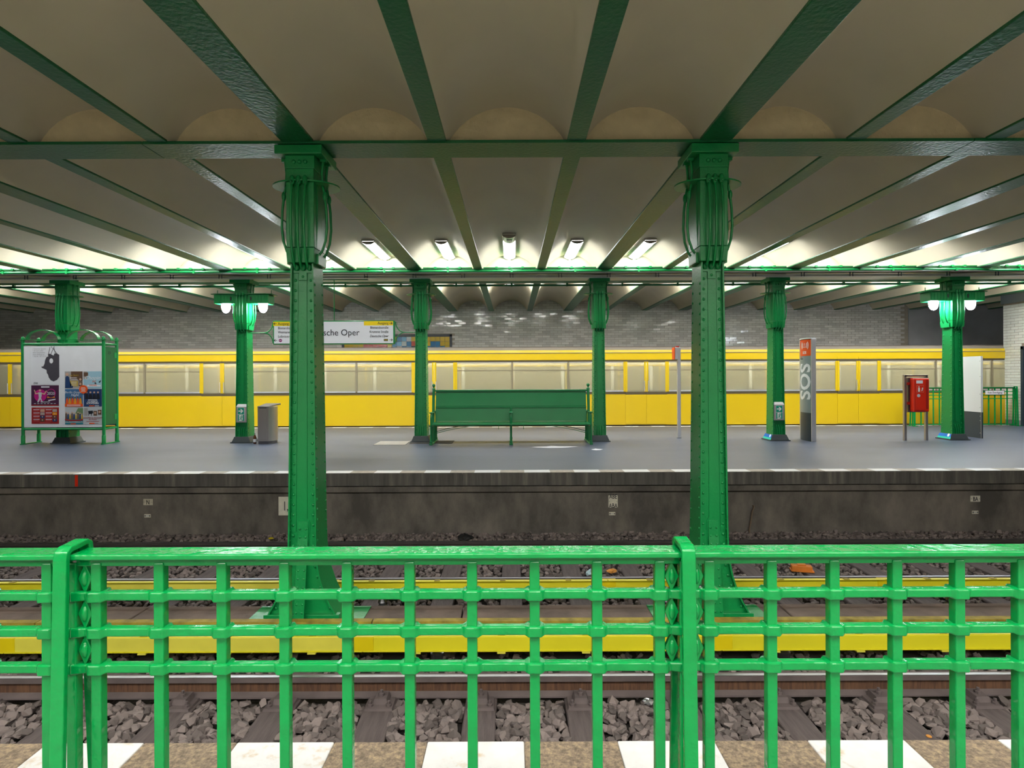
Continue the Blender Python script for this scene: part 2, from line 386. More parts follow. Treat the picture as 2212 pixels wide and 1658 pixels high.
B(-.05, .05, .42, .50, 0, 2.22).build('door_frame', 'door_blue', d1); B(-.05, .05, -.50, -.42, 0, 2.22).build('door_frame', 'door_blue', d1); B(-.05, .05, -.5, .5, 2.14, 2.22).build('door_frame', 'door_blue', d1)
lf = B(-.02, .02, -.42, .42, 0, 2.14).build('door_leaf', 'door_blue', d1)
MB().tube([(-.02,.32,1.05),(-.07,.32,1.05),(-.07,.20,1.05)], .010, 8).build('handle', 'alu', lf, smooth=40)
# track bed ------------------------------------------------------------------
tb = struct('track_bed')
B(XL, XR, NE-.3, FE+.3, -1.35, -1.12).build('bed_floor', 'trackbed', tb)
B(XL, XR, FB-.2, WALLY, -1.35, -1.10).build('bed_floor', 'trackbed', tb)
for xa in np.arange(-20, 19, 3.25):
    B(xa, xa+3.235, 5.42, 6.03, -1.2, -.912).build('kerb_slab', 'curb', tb, bevel=.015)
# ================================================================== COLUMNS
def lerp(tab, z):
    if z >= tab[0][0]: return tab[0][1]
    for (za, a), (zb, b) in zip(tab[:-1], tab[1:]):
        if z >= zb: return b+(a-b)*(z-zb)/(za-zb)
    return tab[-1][1]
def column(name, label, loc, zb, foot, dz=0):
    """riveted steel column; heights are given above eye level and shifted so that the base is the origin"""
    t = thing(name, label, 'column', loc, group='green riveted columns')
    Z = lambda r: r+EYE-zb+dz
    g = 'green'; riv = MB()
    # cap
    B(-.225, .225, -.235, .235, Z(2.11), Z(2.195)).build('cap_plate', g, t, bevel=.006)
    nk = B(-.139, .139, -.19, .19, Z(1.985), Z(2.11)).build('neck_block', g, t, bevel=.005)
    bolts = []
    for x in (-.055, 0, .055):
        for s in (-1, 1):
            MB().lathe([(.020,0),(.020,.010),(.014,.018),(.006,.020)], 10).xf(Matrix.Translation((x, s*.19, Z(2.045))) @ Matrix.Rotation(s*-PI/2, 4, 'X')).build('bolt', g, nk, smooth=40)
    # casing
    B(-.132, .132, -.185, .185, Z(1.235), Z(1.985)).build('casing', g, t, bevel=.004)
    MB().hexa([(-.128,-.178,Z(1.09)),(.128,-.178,Z(1.09)),(.128,.178,Z(1.09)),(-.128,.178,Z(1.09))], [(-.136,-.19,Z(1.23)),(.136,-.19,Z(1.23)),(.136,.19,Z(1.23)),(-.136,.19,Z(1.23))]).build('casing_skirt', g, t, bevel=.004)
    for s in (-1, 1):     # curved plates on the two sides
        pts = [(s*(.132+.010*math.sin(PI*i/10)), Z(1.98-.74*i/10)) for i in range(11)]
        MB().prism(pts+[(s*.12, Z(1.24)), (s*.12, Z(1.98))], 'y', -.10, .10).build('side_shield', g, t, smooth=50)
    MB().prism([(.325*math.cos(2*PI*i/28), .235*math.sin(2*PI*i/28)) for i in range(28)], 'z', Z(1.855), Z(1.868)).build('collar_plate', g, t, smooth=40)
    # rods front and back
    for s in (-1, 1):
        for x in (-.062, 0, .062):
            F = .19
            rp = [(1.87,.012),(1.82,.035),(1.72,.052),(1.55,.066),(1.38,.066),(1.25,.052),(1.16,.028),(1.09,.0),(1.05,-.03)]
            rod = MB().tube([(x, s*(F+o), Z(r)) for r, o in rp], .0125, 8).build('rod', g, t, smooth=50)
            kb = MB(); kb.ball((x, s*(F+.030), Z(1.862)), .026, 10, 8, (1, .9, 1.9)); kb.ball((x, s*(F+.052), Z(1.845)), .013, 8, 6)
            kb.build('knob', g, rod, smooth=60)
    # rods on the sides, from the cap down through the collar
    for s in (-1, 1):
        for y in (-.065, .065):
            rp = [(2.10,.185),(1.98,.172),(1.86,.178),(1.76,.198),(1.62,.214),(1.45,.220),(1.32,.206),(1.22,.172),(1.17,.135)]
            rod = MB().tube([(s*o, y, Z(r)) for r, o in rp], .0125, 8).build('rod', g, t, smooth=50)
            MB().ball((s*.20, y, Z(1.755)), .022, 10, 8, (1,1,2.2)).build('knob', g, rod, smooth=60)
            B(min(s*.16, s*.215), max(s*.16, s*.215), y-.022, y+.022, Z(2.085), Z(2.11)).build('clip', g, rod)
        pb = B(min(s*.12, s*.152), max(s*.12, s*.152), -.115, .115, Z(1.085), Z(1.185)).build('side_bracket', g, t, bevel=.004)
    # shaft
    zt = 1.09
    if foot == 'flared':
        HW = [(1.09,.110),(-.6,.126),(-1.45,.134),(-1.66,.138),(-1.80,.150),(-1.93,.176),(-2.05,.215),(-2.16,.262),(-2.26,.318),(-2.34,.375)]
        HD = [(1.09,.140),(-1.45,.165),(-2.37,.195)]
    else:
        HW = [(1.09,.112),(-1.28,.138)]; HD = [(1.09,.142),(-1.28,.17)]
    zs = [h[0] for h in HW]
    if len(zs) == 2: zs = [1.09, -1.28]
    zend = zs[-1]
    for s in (-1, 1):
        vs = []; fs = []
        for i, z in enumerate(zs):
            hw, hd = lerp(HW, z), lerp(HD, z)
            vs += [(s*hw, -hd, Z(z)), (s*hw, hd, Z(z)), (s*(hw-.015), hd, Z(z)), (s*(hw-.015), -hd, Z(z))]
            if i:
                a = 4*(i-1); b = 4*i
                for q in range(4): fs.append((a+q, a+(q+1) % 4, b+(q+1) % 4, b+q) if s < 0 else (a+(q+1) % 4, a+q, b+q, b+(q+1) % 4))
        fs += [(0,1,2,3), tuple(4*(len(zs)-1)+q for q in (3,2,1,0))]
        MB().add(vs, fs).build('side_plate', g, t, smooth=35)
        # web plates front and back, set back between the side plates
        vs = []; fs = []
        for i, z in enumerate(zs):
            hw, hd = lerp(HW, z)-.012, lerp(HD, z)-.045
            vs += [(-hw, s*hd, Z(z)), (hw, s*hd, Z(z)), (hw, s*(hd-.012), Z(z)), (-hw, s*(hd-.012), Z(z))]
            if i:
                a = 4*(i-1); b = 4*i
                for q in range(4): fs.append((a+q, a+(q+1) % 4, b+(q+1) % 4, b+q))
        MB().add(vs, fs).build('web_plate', g, t)
        # corner angle leaves on the web, and the long centre plate
        z0, z1 = zt, (-1.5 if foot == 'flared' else -1.28)
        for e in (-1, 1):
            a0, a1 = lerp(HW, z0), lerp(HW, z1); d0, d1 = lerp(HD, z0)-.045, lerp(HD, z1)-.045
            q = lambda hw, d, z: [(e*(hw-.014), s*d, Z(z)), (e*(hw-.062), s*d, Z(z)), (e*(hw-.062), s*(d+.006), Z(z)), (e*(hw-.014), s*(d+.006), Z(z))]
            MB().hexa(q(a1, d1, z1), q(a0, d0, z0)).build('angle_leaf', g, t)
        cz1 = -1.42 if foot == 'flared' else -1.0
        d0, d1 = lerp(HD, 1.0)-.045, lerp(HD, cz1)-.045
        MB().hexa([(-.036,s*d1,Z(cz1)),(.036,s*d1,Z(cz1)),(.036,s*(d1+.008),Z(cz1)),(-.036,s*(d1+.008),Z(cz1))], [(-.034,s*d0,Z(1.0)),(.034,s*d0,Z(1.0)),(.034,s*(d0+.008),Z(1.0)),(-.034,s*(d0+.008),Z(1.0))]).build('centre_plate', g, t)
        lb = B(-.038, .038, min(s*(d0+.004), s*(d0+.02)), max(s*(d0+.004), s*(d0+.02)), Z(.93), Z(1.0)).build('lock_plate', g, t)
        MB().rivet((0, s*(d0+.02), Z(.965)), '-y' if s < 0 else '+y', .014).build('bolt', g, lb, smooth=60)
        sc = MB()
        for x in (-.062, 0, .062): sc.ball((x, s*(d0+.016), Z(1.055)), .030, 8, 6, (.9,.7,1.2))
        sc.box(-.09, .09, min(s*d0, s*(d0+.02)), max(s*d0, s*(d0+.02)), Z(1.0), Z(1.02))
        sc.build('rod_socket', g, t, smooth=50)
        z = .93
        rend = -2.3 if foot == 'flared' else -1.22
        while z > rend:
            hw, hd = lerp(HW, z), lerp(HD, z); dn = '-y' if s < 0 else '+y'
            for e in (-1, 1): riv.rivet((e*(hw-.038), s*(hd-.038), Z(z)), dn, .0155)
            zq = z-.045
            hw2, hd2 = lerp(HW, zq), lerp(HD, zq)
            if foot != 'flared' or z > -1.6:
                for e in (-1, 1):
                    riv.rivet((s*hw2, e*(hd2-.035), Z(zq+(.03 if e > 0 else 0))), '-x' if s < 0 else '+x', .0150)
                    riv.rivet((e*(hw2-.015), s*(hd2-.022), Z(zq)), '+x' if e < 0 else '-x', .010)
            z -= .0985
    if foot == 'flared':
        for s in (-1, 1):
            # sloping strap in front of the web
            st = [(-1.40, .118), (-1.55, .130), (-2.36, .262)]
            vs = []; fs = []
            for i, (z, y) in enumerate(st):
                vs += [(-.048, s*y, Z(z)), (.048, s*y, Z(z)), (.048, s*(y+.014), Z(z)), (-.048, s*(y+.014), Z(z))]
                if i:
                    a = 4*(i-1); b = 4*i
                    for q in range(4): fs.append((a+q, a+(q+1) % 4, b+(q+1) % 4, b+q))
            fs += [(0,1,2,3), (11,10,9,8)]
            MB().add(vs, fs).build('strap', g, t)
            hp = MB().prism([(.062*math.cos(PI*i/10), Z(-1.42)+.062*math.sin(PI*i/10)) for i in range(11)]+[(-.062, Z(-1.62)), (.062, Z(-1.62))], 'y', min(s*.112, s*.128), max(s*.112, s*.128)).build('strap_head', g, t)
            for i in range(12):
                z = -1.47-.076*i; y = lerp([(-1.40,.132),(-1.55,.144),(-2.36,.276)], z)
                for x in (-.028, .028): riv.rivet((x, s*y, Z(z)), '-y' if s < 0 else '+y', .0125)
            B(-.36, .36, min(s*.13, s*.20), max(s*.13, s*.20), Z(-2.372), Z(-2.27)).build('foot_angle', g, t, bevel=.004)
            for x in (-.31,-.22,-.13,.13,.22,.31): riv.rivet((x, s*.20, Z(-2.315)), '-y' if s < 0 else '+y', .016)
        B(-.42, .42, -.22, .25, Z(-2.39), Z(-2.368)).build('base_plate', g, t)
        B(-.56, -.36, -.10, .25, Z(-2.372), Z(-2.362)).build('base_tongue', g, t); B(.36, .56, -.10, .25, Z(-2.372), Z(-2.362)).build('base_tongue', g, t)
    else:
        for s in (-1, 1):
            d = lerp(HD, -1.1)-.04
            for x in (-.045, 0, .045):
                MB().tube([(x, s*(d+.004), Z(-1.06)), (x, s*(d+.03), Z(-1.12)), (x, s*(d+.042), Z(-1.2)), (x, s*(d+.036), Z(-1.30))], .009, 6).build('foot_rod', g, t, smooth=50)
            B(-.142, .142, min(s*.0, s*.142), max(s*0, s*.142), Z(2.195), Z(2.25)).build('top_block', 'green_beam', t)
        pl = MB().hexa([(-.205,-.205,.022),(.205,-.205,.022),(.205,.205,.022),(-.205,.205,.022)], [(-.158,-.175,Z(-1.27)),(.158,-.175,Z(-1.27)),(.158,.175,Z(-1.27)),(-.158,.175,Z(-1.27))]).build('plinth', 'plinth', t, bevel=.004)
        B(-.225, .225, -.225, .225, 0, .022).build('plinth_flange', 'plinth', pl)
    riv.build('rivets', g, t, smooth=70, kind='stuff')
    return t
cx = [X0+CS*(k+.5) for k in range(-3, 3)]
c1 = column('track_column', 'left of the two tall riveted green columns standing between the tracks', (cx[2], 5.74, -.93), -.93, 'flared')
c2 = copy_tree(c1); c2.location.x = cx[3]; c2['label'] = 'right of the two tall riveted green columns standing between the tracks'
f0 = column('platform_column', '', (cx[0], 13.0, 0), 0, 'plinth', dz=-.052)
fl = ['green platform column standing inside the poster stand', 'green platform column with two lit globes beside the steel litter bin', 'green platform column at the left end of the bench', 'green platform column at the right end of the bench', 'green platform column with exit sign beside the orange and grey help pillar', 'green platform column with two lit globes beside the red cabinet']
cols = []
for i, x in enumerate(cx):
    o = f0 if i == 0 else copy_tree(f0)
    o.location = (x, 13.0, 0); o['label'] = fl[i]; cols.append(o)
# sprayed panels on two plinths (left faces)
for i in (4, 5):
    pl = [ch for ch in cols[i].children if ch.name.startswith('plinth')][0]
    def face(u, v, e=.0035):   # u along y (-1..1 at that height), v 0..1 up the sloping left face
        z = .03+v*.10; hx = .205-.047*(z-.022)/(.138-.022) if False else None
        return None
    z0, z1 = .034, .126; zt_ = -1.27+EYE-.052
    def hx(z): return .205+(.158-.205)*(z-.022)/(zt_-.022)
    def hy(z): return .205+(.175-.205)*(z-.022)/(zt_-.022)
    def band(za, zb_, m, nm):
        q = lambda z, o: [(-hx(z)-o, -hy(z)+.004, z), (-hx(z)-o, hy(z)-.004, z)]
        a = q(za, .003)+q(zb_, .003); b_ = q(za, -.002)+q(zb_, -.002)
        MB().add([a[0],a[1],a[3],a[2],b_[0],b_[1],b_[3],b_[2]], [(0,1,2,3)[::-1],(4,5,6,7),(0,1,5,4),(1,2,6,5),(2,3,7,6),(3,0,4,7)]).build(nm, m, pl)
    zm = .03+(zt_-.03)*.35
    band(.028, zm, 'sprayed_teal', 'painted_band'); band(zm, zt_-.004, 'sprayed_blue', 'painted_band')
    zc = .03+(zt_-.03)*.72
    MB().add([(-hx(zc+.032*math.sin(2*PI*k/14))-.005, -.11+.032*math.cos(2*PI*k/14), zc+.032*math.sin(2*PI*k/14)) for k in range(14)], [tuple(range(14))]).build('painted_disc', 'sprayed_white', pl)
# lit globes carried by two columns ------------------------------------------
def globe_lamp(i, label):
    t = thing('column_lamp', label, 'lamp', (cx[i], 13.0, 3.03), group='globe lamps on the columns')
    for s in (-1, 1):
        a, b = (.135, .60)
        x0, x1 = sorted((s*a, s*b))
        hs = MB().prism([(x0,-.17),(x1,-.17),(x1,.17),(x0,.17)], 'z', .045, .245).build('housing', 'green', t, bevel=.01)
        for k in range(7):
            x = s*(.17+k*.068)
            for sy in (-1, 1): B(x-.006, x+.006, min(sy*.17, sy*.177), max(sy*.17, sy*.177), .05, .24).build('rib', 'green', hs)
        for sy in (-1, 1):
            MB().lathe([(.030,0),(.030,.006),(.018,.008)], 12).xf(Matrix.Translation((s*.22, sy*.175, .15)) @ Matrix.Diagonal((.6,1,1.6,1)) @ Matrix.Rotation(-sy*PI/2, 4, 'X')).build('eyelet', 'rubber_black', hs, smooth=40)
        lamp = MB().lathe([(.092,.045),(.094,.0),(.088,-.05),(.070,-.10),(.040,-.135),(.008,-.145)], 18, (s*.415, 0, 0)).build('globe', 'globe_glow', t, smooth=80)
        MB().lathe([(.105,.035),(.105,.055)], 18, (s*.415, 0, 0)).build('globe_ring', 'green', t)
        MB().tube([(s*.60, 0, .255), (s*.60, 0, .36)], .008, 6).build('pin', 'green', t)
    MB().prism([(-.68,-.14),(-.55,-.20),(.55,-.20),(.68,-.14),(.68,.14),(.55,.20),(-.55,.20),(-.68,.14)], 'z', .248, .262).build('top_plate', 'green', t)
globe_lamp(1, 'pair of bright white globes on a green arm beside the station name sign')
globe_lamp(5, 'pair of bright white globes on a green arm near the white brick wall')
# ------------------------------------------------------------------ ceiling lamps
def lamp_proto(y0, y1, long=False, glow='lamp_glow'):
    t = thing('ceiling_lamp', '', 'lamp', (0, (y0+y1)/2, 4.0))
    h = (y1-y0)/2
    B(-.125, .125, -h, h, .005, .035).build('tray', 'lamp_body', t, bevel=.004)
    a = [(.112*math.sin(-1.35+2.7*i/12)/math.sin(1.35), .0-.052*(math.cos(-1.35+2.7*i/12)-math.cos(1.35))/(1-math.cos(1.35))) for i in range(13)]
    hh = h-.03; ys = -hh+(.42 if long else 0)
    MB().prism(a, 'y', ys, hh).build('diffuser', glow, t, smooth=60)
    if long:
        MB().prism(a, 'y', -hh, ys-.01).build('emergency_window', 'lamp_window', t, smooth=60)
        B(-.045, .045, -hh+.12, ys-.10, -.060, -.048).build('battery_mark', 'lamp_cap', t)
    b = [(x*1.09, z*1.06) for x, z in a]
    MB().prism(b, 'y', -h, -hh).build('end_cap', 'lamp_cap', t); MB().prism(b, 'y', hh, h).build('end_cap', 'lamp_body', t)
    for s in (-1, 1): B(min(s*.112, s*.127), max(s*.112, s*.127), -h, h, -.014, .012).build('side_strip', 'lamp_body', t)
    return t
bays = [((xa+wa+xb-wb)/2) for (xa, wa), (xb, wb) in zip(BEAMS[:-1], BEAMS[1:])]
rows = [('front', 10.97, 12.47), ('rear', 13.95, 15.45), ('over', -.75, .75), ('behind', -4.4, -2.9)]
for rn, y0, y1 in rows:
    pr = None; vis = 0
    for x in bays:
        px = 1106+x*1257/max(1, y1)
        lim = 14.8 if rn in ('front', 'rear') else 8.5
        if abs(x) > lim: continue
        mid = abs(x-X0) < .3
        if rn == 'front' and mid: o = lamp_proto(10.52, 12.47, True, 'lamp_glow_dim')
        elif pr is None: o = pr = lamp_proto(y0, y1, glow='lamp_glow_dim' if rn == 'front' else 'lamp_glow')
        else: o = copy_tree(pr)
        o.location.x = x; o['group'] = 'ceiling lamps in the '+{'front': 'bays before the far platform columns', 'rear': 'bays behind the far platform columns', 'over': 'bays above the near platform', 'behind': 'bays at the back of the near platform'}[rn]
        n = round((x-bays[0])/BS)
        off = round((x-X0)/BS)
        side = 'left' if off < 0 else 'right'
        if rn == 'front':
            o['label'] = 'long ceiling lamp with dull window panel in the middle bay' if mid else f'tubular ceiling lamp, {ORD[abs(off)-1]} bay {side} of the middle, before the far columns'
        else:
            o['label'] = ('tubular ceiling lamp, middle bay, ' if off == 0 else f'tubular ceiling lamp, {ORD[abs(off)-1]} bay {side} of the middle, ')+{'rear': 'behind the far columns', 'over': 'over the near platform fence', 'behind': 'at the back of the near platform'}[rn]
# cable drops + conduits along the wide girder
def cover_label(x):
    off = round((x-X0)/BS)
    return 'narrow white cable cover below the long lamp in the middle bay' if off == 0 else f'narrow white cable cover below a lamp, {ORD[abs(off)-1]} bay {"left" if off < 0 else "right"} of the middle'
cond = thing('conduit', 'upper thin green conduit with clips along the front edge of the wide girder', 'pipe', (0, 12.06, 3.70))
for (xa, wa), (xb, wb) in zip(BEAMS[:-1], BEAMS[1:]):
    if abs(xa) > 15.5: continue
    x0, x1 = xa+wa+.03, xb-wb-.03
    MB().tube([(x0,.02,0),(x1,.02,0)], .013, 6).build('pipe_length', 'green', cond, smooth=50)
    for x in (x0+.25*(x1-x0), (x0+x1)/2, x0+.75*(x1-x0)):
        B(x-.028, x+.028, -.004, .05, -.022, .022).build('pipe_clip', 'green', cond, bevel=.004)
    xm = (xa+wa+xb-wb)/2
    dr = tag(B(xm-.018, xm+.018, 12.455, 12.498, 3.72, 4.0).build('cable_cover', 'white_plastic'), cover_label(xm), 'cable', 'cable covers below the ceiling lamps')
pp = thing('conduit', 'lower green conduit running along the front edge of the wide girder', 'pipe', (0, 12.07, 3.632))
MB().tube([(-16,0,0),(9.6,0,0),(10.1,.0,-.02),(16,0,-.02)], .024, 8).build('pipe', 'green', pp, smooth=50)
for k in range(-12, 13): B(k*BS-.02, k*BS+.02, -.028, .028, -.03, .03).build('pipe_clip', 'green', pp)
pr2 = thing('conduit', 'dark green conduit running along the rear edge of the wide girder', 'pipe', (0, 13.86, 3.61))
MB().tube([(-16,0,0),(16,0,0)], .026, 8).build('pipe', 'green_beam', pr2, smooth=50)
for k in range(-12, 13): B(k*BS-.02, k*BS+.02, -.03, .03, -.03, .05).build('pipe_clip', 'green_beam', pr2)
ct = thing('cable_tray', 'pale cable tray under the soffit of the wide girder', 'cable tray', (0, 12.68, 3.60))
B(-16, 16, -.06, .06, -.012, .012).build('tray_floor', 'lamp_body', ct)
B(-16, 16, -.066, -.06, -.012, .035).build('tray_side', 'lamp_body', ct); B(-16, 16, .06, .066, -.012, .035).build('tray_side', 'lamp_body', ct)
for k in range(-15, 16):
    for dx in (-.03, .03): B(k*1.05+dx-.008, k*1.05+dx+.008, -.10, -.085, -.02, .07).build('hanger', 'steel_dark', ct)
# ================================================================== TRACKS
RZ = -.890
def rail(label, y, top, web, foot):
    t = thing('rail', label, 'rail', (0, y, RZ-.15), group='running rails')
    B(XL, XR, -.026, .008, .1455, .150).build('running_surface', top, t)
    MB().prism([(-.034,.110),(-.034,.146),(.034,.146),(.034,.110),(.010,.098),(-.010,.098)], 'x', XL, XR).build('head', 'rail_foot' if top == 'steel_top' else 'rail_dark', t)
    B(XL, XR, -.009, .009, .028, .10).build('web', web, t)
    MB().prism([(-.0625,0),(-.0625,.012),(-.012,.030),(.012,.030),(.0625,.012),(.0625,0)], 'x', XL, XR).build('foot', foot, t)
N1, N2, F1, F2 = 3.076, 4.576, 6.78, 8.28
rail('rusty running rail of the near track, hidden below the near platform edge', N1, 'steel_top', 'rust', 'rail_foot')
rail('rusty running rail with bright polished top, nearest the fence', N2, 'steel_top', 'rust', 'rail_foot')
rail('dull brown running rail right behind the far yellow third rail cover', F1, 'steel_used', 'rail_dark', 'rail_foot')
rail('dark running rail with blue-grey top at the foot of the far platform wall', F2, 'steel_used', 'rail_dark', 'rail_dark')
# sleepers with rail fastenings
def clampmesh():
    m_ = MB(); m_.hexa([(-.105,-.115,0),(.105,-.115,0),(.105,.06,0),(-.105,.06,0)], [(-.10,-.11,.018),(.10,-.11,.018),(.10,.06,.018),(-.10,.06,.018)])
    m_.hexa([(-.06,-.06,.018),(.06,-.06,.018),(.06,.05,.018),(-.06,.05,.018)], [(-.045,-.045,.055),(.045,-.045,.055),(.045,.06,.06),(-.045,.06,.06)])
    return m_.mesh('rail_clamp', 'rail_foot')
CLAMP = clampmesh()
bo = MB(); bo.lathe([(.022,0),(.022,.022),(.012,.024),(.012,.045),(.004,.048)], 6); BOLT = bo.mesh('bolt', 'rail_foot')
SL = B(-.12, .12, -1.27, 1.27, -.16, 0).mesh('beam', 'timber')
def sleepers(yc, x0, pitch, rails, depth, word, lim):
    xs = []
    k = -12
    while k < 13:
        xs.append(x0+pitch*k); k += 1
    xs = [x for x in xs if abs(x) < lim]
    inv = [x for x in xs if abs(x)*1257/depth < 1095]
    for x in xs:
        if x in inv: lab = f'{ORD[inv.index(x)]} timber sleeper from the left under the {word} track'
        else: lab = f'timber sleeper of the {word} track beyond the {"left" if x < 0 else "right"} edge of view'
        t = thing('sleeper', lab, 'sleeper', (x, yc, RZ-.155), group=f'timber sleepers of the {word} track')
        o = put('beam', SL, t)
        md = o.modifiers.new('bevel', 'BEVEL'); md.width = .008; md.segments = 1
        for ry in rails:
            for s in (-1, 1):
                c = put('rail_clamp', CLAMP, t, (0, ry-yc+s*.11, 0), (0, 0, 0 if s < 0 else PI))
                put('bolt', BOLT, c, (0, .0, .055)); 
                if ry == N2 and s < 0:
                    for dx in (-.07, .07): put('bolt', BOLT, c, (dx, -.075, .012))
sleepers((N1+N2)/2, -.247, .7625, (N1, N2), 4.3, 'near', 4.5)
sleepers((F1+F2)/2, -.017, .767, (F1, F2), 7.27, 'far', 7.6)
# third rails with yellow covers
def third(label, y, s, zt, phase):
    # s = +1: the board towards the camera is the clean one
    t = thing('third_rail', label, 'third rail', (0, y, zt), group='third rails')
    MB().prism([(-.03,-.11),(-.03,-.05),(.03,-.05),(.03,-.11)], 'x', XL, XR).build('conductor', 'rail_dark', t)
    fr = -.17 if s > 0 else .17
    x = -11.6+phase; i = 0
    seg = 3.05
    while x < 11.5:
        pale = (i % 4 == 2)
        B(x, x+seg-.012, fr-.014, fr+.014, -.118, -.002).build('cover_board', 'yellow_pale' if pale else 'yellow_cover', t, bevel=.004)
        B(x, x+seg-.012, fr-.022, fr+.022, -.126, -.116).build('cover_lip', 'yellow_cover', t)
        B(x, x+seg-.012, -fr-.035, -fr+.035, -.03, -.004).build('rear_board', 'yellow_dirty', t)
        B(x, x+seg-.012, fr-.010, fr+.050*s, -.004, .002).build('cover_top', 'yellow_cover', t)
        B(x-.085, x+.085, fr-.019, fr+.019, -.126, .003).build('joint_sleeve', 'yellow_joint', t, bevel=.003)
        for k in range(4):
            xx = x+.45+k*.72
            B(xx-.03, xx+.03, fr-(.0 if s > 0 else .05), fr+(.05 if s > 0 else 0), .002, .008).build('bracket', 'yellow_dirty', t)
            B(xx-.035, xx+.035, fr-.03, fr+.03, -.140, -.128).build('bracket_foot', 'yellow_pale', t)
        MB().lathe([(.05,-.29),(.06,-.22),(.035,-.2),(.05,-.17),(.035,-.14),(.03,-.11)], 10, (x+.6, 0, 0)).build('insulator', 'steel_dark', t, smooth=50)
        x += seg; i += 1
third('yellow covered third rail of the near track, closest to the fence', 5.13, 1, -.755, 1.18)
third('yellow covered third rail of the far track, behind the columns between the tracks', 6.25, -1, -.79, .45)
# ballast -----------------------------------------------------------------------
def rock(seed):
    r = random.Random(seed); bm_ = __import__('bmesh').new()
    for _ in range(13):
        v = Vector((r.gauss(0,1), r.gauss(0,1), r.gauss(0,1))).normalized()
        bm_.verts.new((v.x*.5, v.y*.40*r.uniform(.8,1.15), v.z*.32*r.uniform(.8,1.15)))
    __import__('bmesh').ops.convex_hull(bm_, input=bm_.verts)
    for v in [v for v in bm_.verts if not v.link_faces]: bm_.verts.remove(v)
    vs = [v.co.copy() for v in bm_.verts]
    for i, v in enumerate(bm_.verts): v.index = i
    fs = [tuple(v.index for v in f.verts) for f in bm_.faces]; bm_.free(); return np.array([tuple(v) for v in vs]), fs
ROCKS = [rock(100+i) for i in range(12)]
RM = []
for vs, fs in ROCKS:
    m_ = MB(); m_.add([tuple(v) for v in vs], fs); RM.append(m_.mesh('ballast_stone', 'stone'))
bal = struct('ballast'); del bal['kind']
bal['kind'] = 'stuff'; bal['label'] = 'brown-grey crushed stone ballast filling the track beds'; bal['category'] = 'ballast'
rng = np.random.default_rng(5)
near_x = [-.247+.7625*k for k in range(-12, 13)]; far_x = [-.017+.767*k for k in range(-14, 15)]
AV = []; AF = []; nv = 0; singles = 0
def stones(x0, x1, y0, y1, step, zc, smin, smax, sx, layers=1, single=False, hz=.0):
    global nv, singles
    for L_ in range(layers):
        for x in np.arange(x0, x1, step):
            for y in np.arange(y0, y1, step):
                px, py = x+rng.uniform(-.5,.5)*step, y+rng.uniform(-.5,.5)*step
                if sx and min(abs(px-q) for q in sx) < .135: continue
                i = rng.integers(len(ROCKS)); sc = rng.uniform(smin, smax)
                a, b, c = rng.uniform(-.6,.6), rng.uniform(-.6,.6), rng.uniform(0, 6.28)
                z = zc+rng.uniform(-.02,.015)+L_*.02+hz*(py-y0)/(y1-y0)
                if single and singles < 300 and abs(px) < 3.9 and L_ == layers-1 and rng.random() < .55:
                    o = put('ballast_stone', RM[i], bal, (px, py, z), (a, b, c), (sc, sc, sc)); singles += 1; continue
                R_ = np.array(Matrix.Rotation(c, 3, 'Z') @ Matrix.Rotation(b, 3, 'Y') @ Matrix.Rotation(a, 3, 'X'))
                vs, fs = ROCKS[i]
                AV.append(vs @ R_.T*sc+np.array((px, py, z)))
                AF.extend([tuple(q+nv for q in f) for f in fs]); nv += len(vs)
SZ = RZ-.155
stones(-5.6, 5.6, 3.75, 4.49, .062, SZ-.022, .070, .118, near_x, 2, True)
stones(-6.2, 6.2, 4.66, 5.42, .066, SZ-.03, .055, .10, near_x, 1)
stones(-7.8, 7.8, 6.04, 6.70, .062, SZ-.02, .055, .095, far_x, 1)
stones(-9, 9, 6.87, 8.18, .062, SZ-.02, .055, .10, far_x, 1)
stones(-10, 10, 8.36, 8.90, .060, SZ+.02, .055, .115, None, 2, hz=.05)
V = np.concatenate(AV); me = bpy.data.meshes.new('stone_bed'); me.from_pydata(V.tolist(), [], AF); me.update(); me.materials.append(M['stone'])
sb = bpy.data.objects.new('stone_bed', me); COL.objects.link(sb); sb.parent = bal; sb['kind'] = 'stuff'
